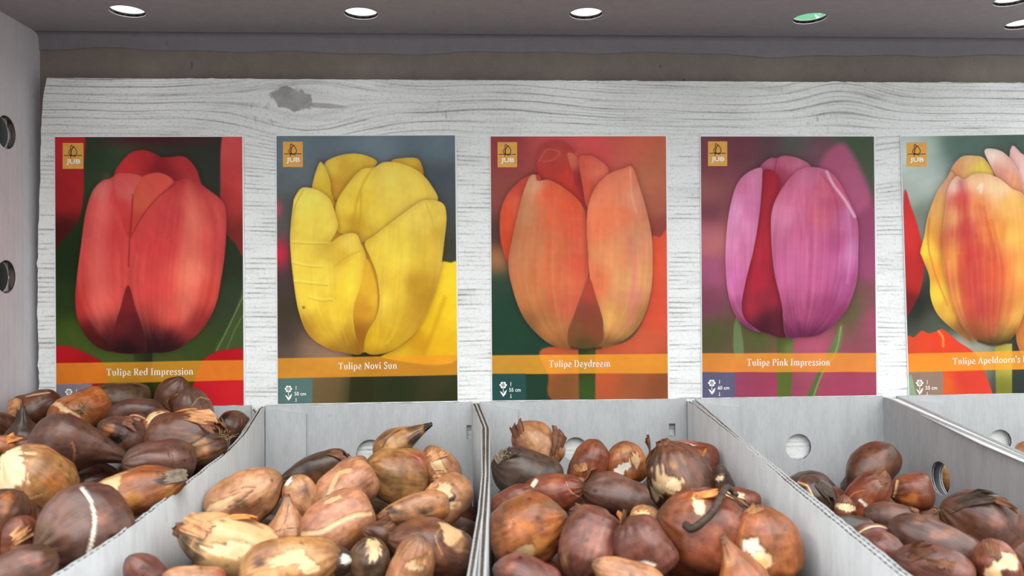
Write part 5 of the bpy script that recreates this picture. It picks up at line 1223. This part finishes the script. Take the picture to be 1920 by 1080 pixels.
def shade(P, V_, TH_, pal, seed):
    c0, c1 = [np.array(q, float) for q in C_[pal]]
    L = np.ptp(P[..., 2])
    n = waves(seed + 1, 1.1)(P / L) * .55 + waves(seed + 2, 2.6)(P / L) * .3
    sx = np.stack([np.cos(TH_) * 1.6, np.sin(TH_) * 1.6, V_ * .35], -1)
    n = n + .3 * waves(seed + 3, 1.6)(sx) + .14 * waves(seed + 4, 4.0)(sx)
    a = 1 / (1 + np.exp(-1.7 * n))
    col = c0 * (1 - a[..., None]) + c1 * a[..., None]
    e = np.clip((V_ - .86) / .14, 0, 1) ** 1.5 * .55                       # weathered neck
    col = col * (1 - e[..., None]) + np.array((92, 72, 54.)) * e[..., None]
    e = np.exp(-(V_ / .035) ** 2) * .7
    col = col * (1 - e[..., None]) + np.array((150, 122, 88.)) * e[..., None]
    sp = np.clip(waves(seed + 9, 7.0)(P / L) - 1.35, 0, 1) * .8
    return col * (1 - .55 * sp[..., None])

def tube(pts, r0, r1, n=5):
    P = np.array(pts); m = len(P); vs = []
    for i in range(m):
        d = P[min(i + 1, m - 1)] - P[max(i - 1, 0)]; d /= np.linalg.norm(d) + 1e-12
        a = np.cross(d, [.3, .5, .81]); a /= np.linalg.norm(a); b = np.cross(d, a)
        r = r0 + (r1 - r0) * i / (m - 1)
        for k in range(n):
            t = 6.2832 * k / n; vs.append(P[i] + r * (a * math.cos(t) + b * math.sin(t)))
    fs = []
    for i in range(m - 1):
        for k in range(n): fs.append((i * n + k, i * n + (k + 1) % n, (i + 1) * n + (k + 1) % n, (i + 1) * n + k))
    fs.append(tuple(range(n - 1, -1, -1))); fs.append(tuple((m - 1) * n + k for k in range(n)))
    return vs, fs

EXT = []
SIDES = [(P1L, P1R), (P2L, P2R), (P3L, P3R), (P4L, P4R)]
for i, (bn, bx, by, bl_, bw, ang, tilt, prof, pal, label, ft) in enumerate(B):
    ox, oy, sc = BT[bn]
    d = dep[i]
    ctr = CAMN + DIR[i] * d
    view = DIR[i] / np.linalg.norm(DIR[i])
    right = np.cross(view, cU); right /= np.linalg.norm(right); up = np.cross(right, view)
    a, t = math.radians(ang), math.radians(tilt)
    tip = (right * math.cos(a) + up * math.sin(a)) * math.cos(t) - view * math.sin(t)
    xa = -view - tip * ((-view) @ tip); xa /= np.linalg.norm(xa)
    ya = np.cross(tip, xa)
    R = np.stack([xa, ya, tip], 1)
    L = lens[i] * d / F; Wd = wds[i] * d / F
    if L < Wd * 1.02 and prof != 'round': L = Wd * 1.02
    big = wds[i] > 68
    nu, nv = (120, 84) if big else (84, 60)
    P, UV, TH_, V_ = bulb_shape(L, Wd, prof, 100 + i * 13, nu, nv)
    Pw = P @ R.T + ctr
    qx, qy = project(Pw)
    zx, zy = (qx - ox) * sc, (qy - oy) * sc
    # outward direction, to paint only the side that faces the shopper
    nrm = np.stack([np.cos(TH_), np.sin(TH_), (V_ - .45) * 2.2], -1); nrm /= np.linalg.norm(nrm, axis=-1)[..., None]
    face = np.clip((nrm @ R.T) @ (-view) * 4 + .6, 0, 1)
    col = shade(P, V_, TH_, pal, 100 + i * 13)
    sxx = np.stack([np.cos(TH_) * 1.5, np.sin(TH_) * 1.5, V_ * .5], -1)
    rag = waves(500 + i, 3.0)(P / L) * .22 + waves(600 + i, 8.0)(P / L) * .10 + waves(650 + i, 3.5)(sxx) * .18
    sink = np.zeros(qx.shape)
    for (px, py, rx, ry, an, c) in ft.get('P', []):
        ca, sa = math.cos(math.radians(-an)), math.sin(math.radians(-an))
        ex, ey = ((zx - px) * ca + (zy - py) * sa) / rx, (-(zx - px) * sa + (zy - py) * ca) / ry
        soft = c in ('cream', 'white', 'pale', 'black')
        w = 1 - np.sqrt(ex ** 2 + ey ** 2) + rag * (1.0 if soft else 1.3)
        al = np.clip(w * (5.0 if soft else 1.3) + (.1 if soft else 0), 0, 1) * face * (0.96 if soft else (.85 if c == 'dark' else .62))
        tone = np.array(PC[c], float) * (1 + .05 * waves(700 + i, 2.2)(P / L))[..., None]
        col = col * (1 - al[..., None]) + tone * al[..., None]
        if soft:
            rim = np.exp(-((al - .42) / .2) ** 2) * .38 * face  # shadow of the torn skin edge, painted as a dark border
            col = col * (1 - rim[..., None]) + np.array((96, 58, 36.)) * rim[..., None]
        if soft and c != 'black': sink = np.maximum(sink, al)
    for (pts, w, c) in ft.get('S', []):
        S = smooth_line(pts)
        best = np.full(qx.shape, 1e9)
        for k in range(len(S) - 1):
            p0, dv = S[k], S[k + 1] - S[k]
            tt = np.clip(((zx - p0[0]) * dv[0] + (zy - p0[1]) * dv[1]) / (dv @ dv + 1e-9), 0, 1)
            best = np.minimum(best, np.hypot(zx - p0[0] - tt * dv[0], zy - p0[1] - tt * dv[1]))
        al = np.clip((w / 2 - best) / 4 + .5 + rag * .8, 0, 1) * (best < w * 1.2 + 4) * face * .92
        col = col * (1 - al[..., None]) + np.array(PC[c], float) * al[..., None]
        sink = np.maximum(sink, al * .8)
    flesh = np.maximum(sink, .85) if pal == 'cream' else sink
    P = P - np.stack([np.cos(TH_), np.sin(TH_), 0 * TH_], -1) * (sink * 0.0006)[..., None]
    if bn < 4:                                                              # bulbs press against the panels, never through them
        Pw = P @ R.T + ctr
        WL, WR = SIDES[bn]
        yq = -Pw[..., 1]
        for Wp, sg in ((WL, 1), (WR, -1)):
            wx = np.interp(yq, -Wp[:, 1], Wp[:, 0]) + sg * .0008; wz = np.interp(yq, -Wp[:, 1], Wp[:, 2])
            bad = (Pw[..., 2] < wz + .002) & ((Pw[..., 0] - wx) * sg < 0)
            Pw[..., 0] = np.where(bad, wx, Pw[..., 0])
        Pw[..., 1] = np.minimum(Pw[..., 1], np.where(Pw[..., 2] < Z0, YW - .0032, -.003))
        Pw[..., 2] = np.maximum(Pw[..., 2], BOT + .0025)
        P = (Pw - ctr) @ R
    o = mesh_obj('tulip_bulb', P.reshape(-1, 3), grid_faces(nu, nv, True), M_BULB, None, True, np.concatenate([alb(np.clip(col, 8, 250), BG + .02 * sink[..., None]), flesh[..., None]], -1).reshape(-1, 4), UV.reshape(-1, 2))
    Mx = Matrix([list(R[k]) + [ctr[k]] for k in range(3)] + [[0, 0, 0, 1]])
    o.matrix_world = Mx
    tag(o, label + ', ' + SUF[bn], 'tulip bulb', 'tulip bulbs in the bin ' + BINNAME[bn])
    EXT.append((bn, ctr, max(L, Wd) / 2))
    Ri = R.T
    pxm = d / F / sc                                                        # metres per crop pixel
    def near(px, py):
        s = (zx - px) ** 2 + (zy - py) ** 2 + np.where(face > .3, 0, 1e7)
        k = np.unravel_index(np.argmin(s), s.shape)
        return P[k], nrm[k]
    rr = np.random.RandomState(i)
    vl = Ri @ (-view); rl = Ri @ right; ul = Ri @ up
    for (px, py, n, ln) in ft.get('R', []):
        c, nn_ = near(px, py)
        vs, fs = [], []
        for k in range(n):
            dr = nn_ * .8 + rr.normal(size=3) * .75; dr /= np.linalg.norm(dr)
            cv = rr.normal(size=3) * .5
            l_ = ln * pxm * rr.uniform(.5, 1.25)
            st_ = c + rr.normal(size=3) * .0016
            pts = [st_ + (dr * s + cv * s * s * .9 + np.sin(s * 9 + k) * .08 * ul) * l_ for s in np.linspace(0, 1, 6)]
            v2, f2 = tube(pts, .00035, .00012)
            b0 = len(vs); vs += v2; fs += [tuple(b0 + q for q in f) for f in f2]
        mesh_obj('root_tuft', vs, fs, M_ROOT, o, True)
    for (px, py, fw, fh, an, lift, mt) in ft.get('F', []):
        c, nn_ = near(px, py)
        a2 = math.radians(an)
        eu = rl * math.cos(a2) + ul * math.sin(a2); eu = eu - nn_ * (eu @ nn_); eu /= np.linalg.norm(eu)
        ev = np.cross(nn_, eu)
        n1, n2 = 13, 17
        Wf, Hf = fw * pxm * 1.35, fh * pxm * 1.35
        teeth = np.clip(.82 + np.cumsum(rr.normal(size=n2)) * .09 + rr.normal(size=n2) * .07, .5, 1.15); root_ = rr.uniform(0, .22, n2)
        Rc = Wd * .52
        top, bot = [], []
        ph = rr.uniform(0, 6, 4)
        for p in range(n1):
            s = p / (n1 - 1)
            for q in range(n2):
                w_ = q / (n2 - 1) - .5
                jag = teeth[q]
                wid = .75 + .35 * s - .55 * max(0, s - .55) ** 1.5
                du = (root_[q] + s * (jag - root_[q]) - .45) * Wf; dv = w_ * Hf * wid
                h = -(du * du + dv * dv) / (2 * Rc) + .0005
                h += lift * Wf * s ** 2 * 1.4 + .02 * Wf * math.sin(w_ * 9 + ph[2]) * (s + .2) + .03 * Wf * s * math.sin(w_ * 17 + ph[3])
                pnt = c + eu * du + ev * dv + nn_ * h
                top.append(pnt); bot.append(pnt - nn_ * .00035)
        F1 = grid_faces(n1, n2); K = n1 * n2
        rim = [p * n2 for p in range(n1)] + [(n1 - 1) * n2 + q for q in range(1, n2)] + [p * n2 + n2 - 1 for p in range(n1 - 2, -1, -1)] + [q for q in range(n2 - 2, 0, -1)]
        F3 = np.array([(rim[k], rim[(k + 1) % len(rim)], rim[(k + 1) % len(rim)] + K, rim[k] + K) for k in range(len(rim))])
        mesh_obj('peeling_skin', top + bot, np.vstack([F1, F1[:, ::-1] + K, F3]), M_FLAP[mt], o, True)
    if ft.get('D'):
        # ragged dry collar around the neck
        n1, n2 = 22, 6
        c = P[:, int(nv * .985)].mean(0); rad = max(np.linalg.norm(P[:, int(nv * .93)] - P[:, int(nv * .93)].mean(0), axis=1).mean(), .0012)
        vs = []
        for p in range(n1):
            th = 6.2832 * p / n1
            for q in range(n2):
                s = q / (n2 - 1)
                hh = (.3 + .7 * rr.rand()) if q == n2 - 1 else 1
                rq = rad * (1.12 - .5 * s + .1 * math.sin(th * 5))
                vs.append(c + np.array([math.cos(th) * rq, math.sin(th) * rq, -L * .07 + L * .13 * s * hh]))
        K = len(vs)
        F1 = grid_faces(n1, n2, True)
        vs2 = [c + (v - c) * np.array([.86, .86, 1]) for v in vs]
        rim = np.array([(p * n2 + n2 - 1, ((p + 1) % n1) * n2 + n2 - 1, ((p + 1) % n1) * n2 + n2 - 1 + K, p * n2 + n2 - 1 + K) for p in range(n1)])
        mesh_obj('dry_tip', vs + vs2, np.vstack([F1, F1[:, ::-1] + K, rim]), M_FLAP['dark' if pal in ('dark', 'gold') else 'brown'], o, True)
    for pts in ft.get('K', []):
        S = smooth_line(pts, 5); out = []
        for k, (px, py) in enumerate(S):
            c, nn_ = near(px, py)
            q = k / (len(S) - 1)
            out.append(c + nn_ * (.0022 + .004 * math.sin(q * math.pi)))
        out = np.array(out)
        for _ in range(3): out[1:-1] = (out[:-2] + out[1:-1] * 2 + out[2:]) / 4
        vs, fs = tube(out, .0016, .0021, 9)
        mesh_obj('dry_stem', vs, fs, M_FLAP['dark'], o, True)

# ---- bulbs lower in the heaps, seen only in the gaps
protos = []
for k in range(4):
    P, UV, TH_, V_ = bulb_shape(.047, .038, ('egg', 'round', 'long', 'egg')[k], 900 + k, 40, 28)
    col = shade(P, V_, TH_, ('brown', 'red', 'olive', 'mauve')[k], 900 + k)
    me = mesh_obj('tulip_bulb', P.reshape(-1, 3), grid_faces(40, 28, True), M_BULB, None, True, np.concatenate([alb(np.clip(col, 8, 250), BG), np.zeros(col.shape[:2] + (1,))], -1).reshape(-1, 4), UV.reshape(-1, 2))
    protos.append(me)
used = [False] * 4
rng = random.Random(11)
SIDES = [(P1L, P1R), (P2L, P2R), (P3L, P3R), (P4L, P4R), (P5L, P5R)]
for bn in range(5):
    PL, PR = SIDES[bn]
    floor_ = BOT + .002
    for lay in range(3):
        for row in range(7):
            y = YW - .028 - row * .044 - (lay % 2) * .02
            if y < YF + .026: continue
            xa = np.interp(-y, -PL[:, 1], PL[:, 0]) + .026; xb = np.interp(-y, -PR[:, 1], PR[:, 0]) - .026
            n = max(1, int((xb - xa) / .043))
            for c in range(n + 1):
                x = xa + (xb - xa) * (c / max(n, 1)) + rng.uniform(-.002, .002)
                z = floor_ + .0195 + lay * .033
                p = np.array([x, y, z])
                fx_, fy_ = project(p)
                zb, kk = PLANE[bn]
                front = fy_ > 1185
                # stay below the heap that the photograph shows; carry it on to the bin's front
                if z > zb + kk * (y + .035) - (-.012 if front else .014): continue
                if bn in (1, 2) and y > -.10 and z > -.14: continue
                if bn == 3 and y > -.075 and z > -.14: continue
                if bn == 4 and (lay > 1 or (lay == 1 and y > -.085)): continue
                if any(e[0] == bn and np.linalg.norm(p - e[1]) < e[2] * .5 + .016 for e in EXT): continue
                k = rng.randrange(4)
                if used[k]:
                    o = protos[k].copy(); COL.objects.link(o)
                else:
                    o = protos[k]; used[k] = True
                o.location = (x, y, z)
                o.rotation_euler = (rng.uniform(1.2, 1.9), rng.uniform(-.3, .3), rng.uniform(0, 6.28))
                EXT.append((bn, p, .018))
                lb = 'plain bulb at the bin front, below the picture edge, ' if front else 'bulb lower in the heap, in dark gaps of the '
                if bn == 4: lb = 'bulb hidden behind the side panel of the '
                tag(o, lb + SUF[bn], 'tulip bulb', 'buried tulip bulbs in the bin ' + BINNAME[bn])
for k in range(4):
    if not used[k]: bpy.data.objects.remove(protos[k])
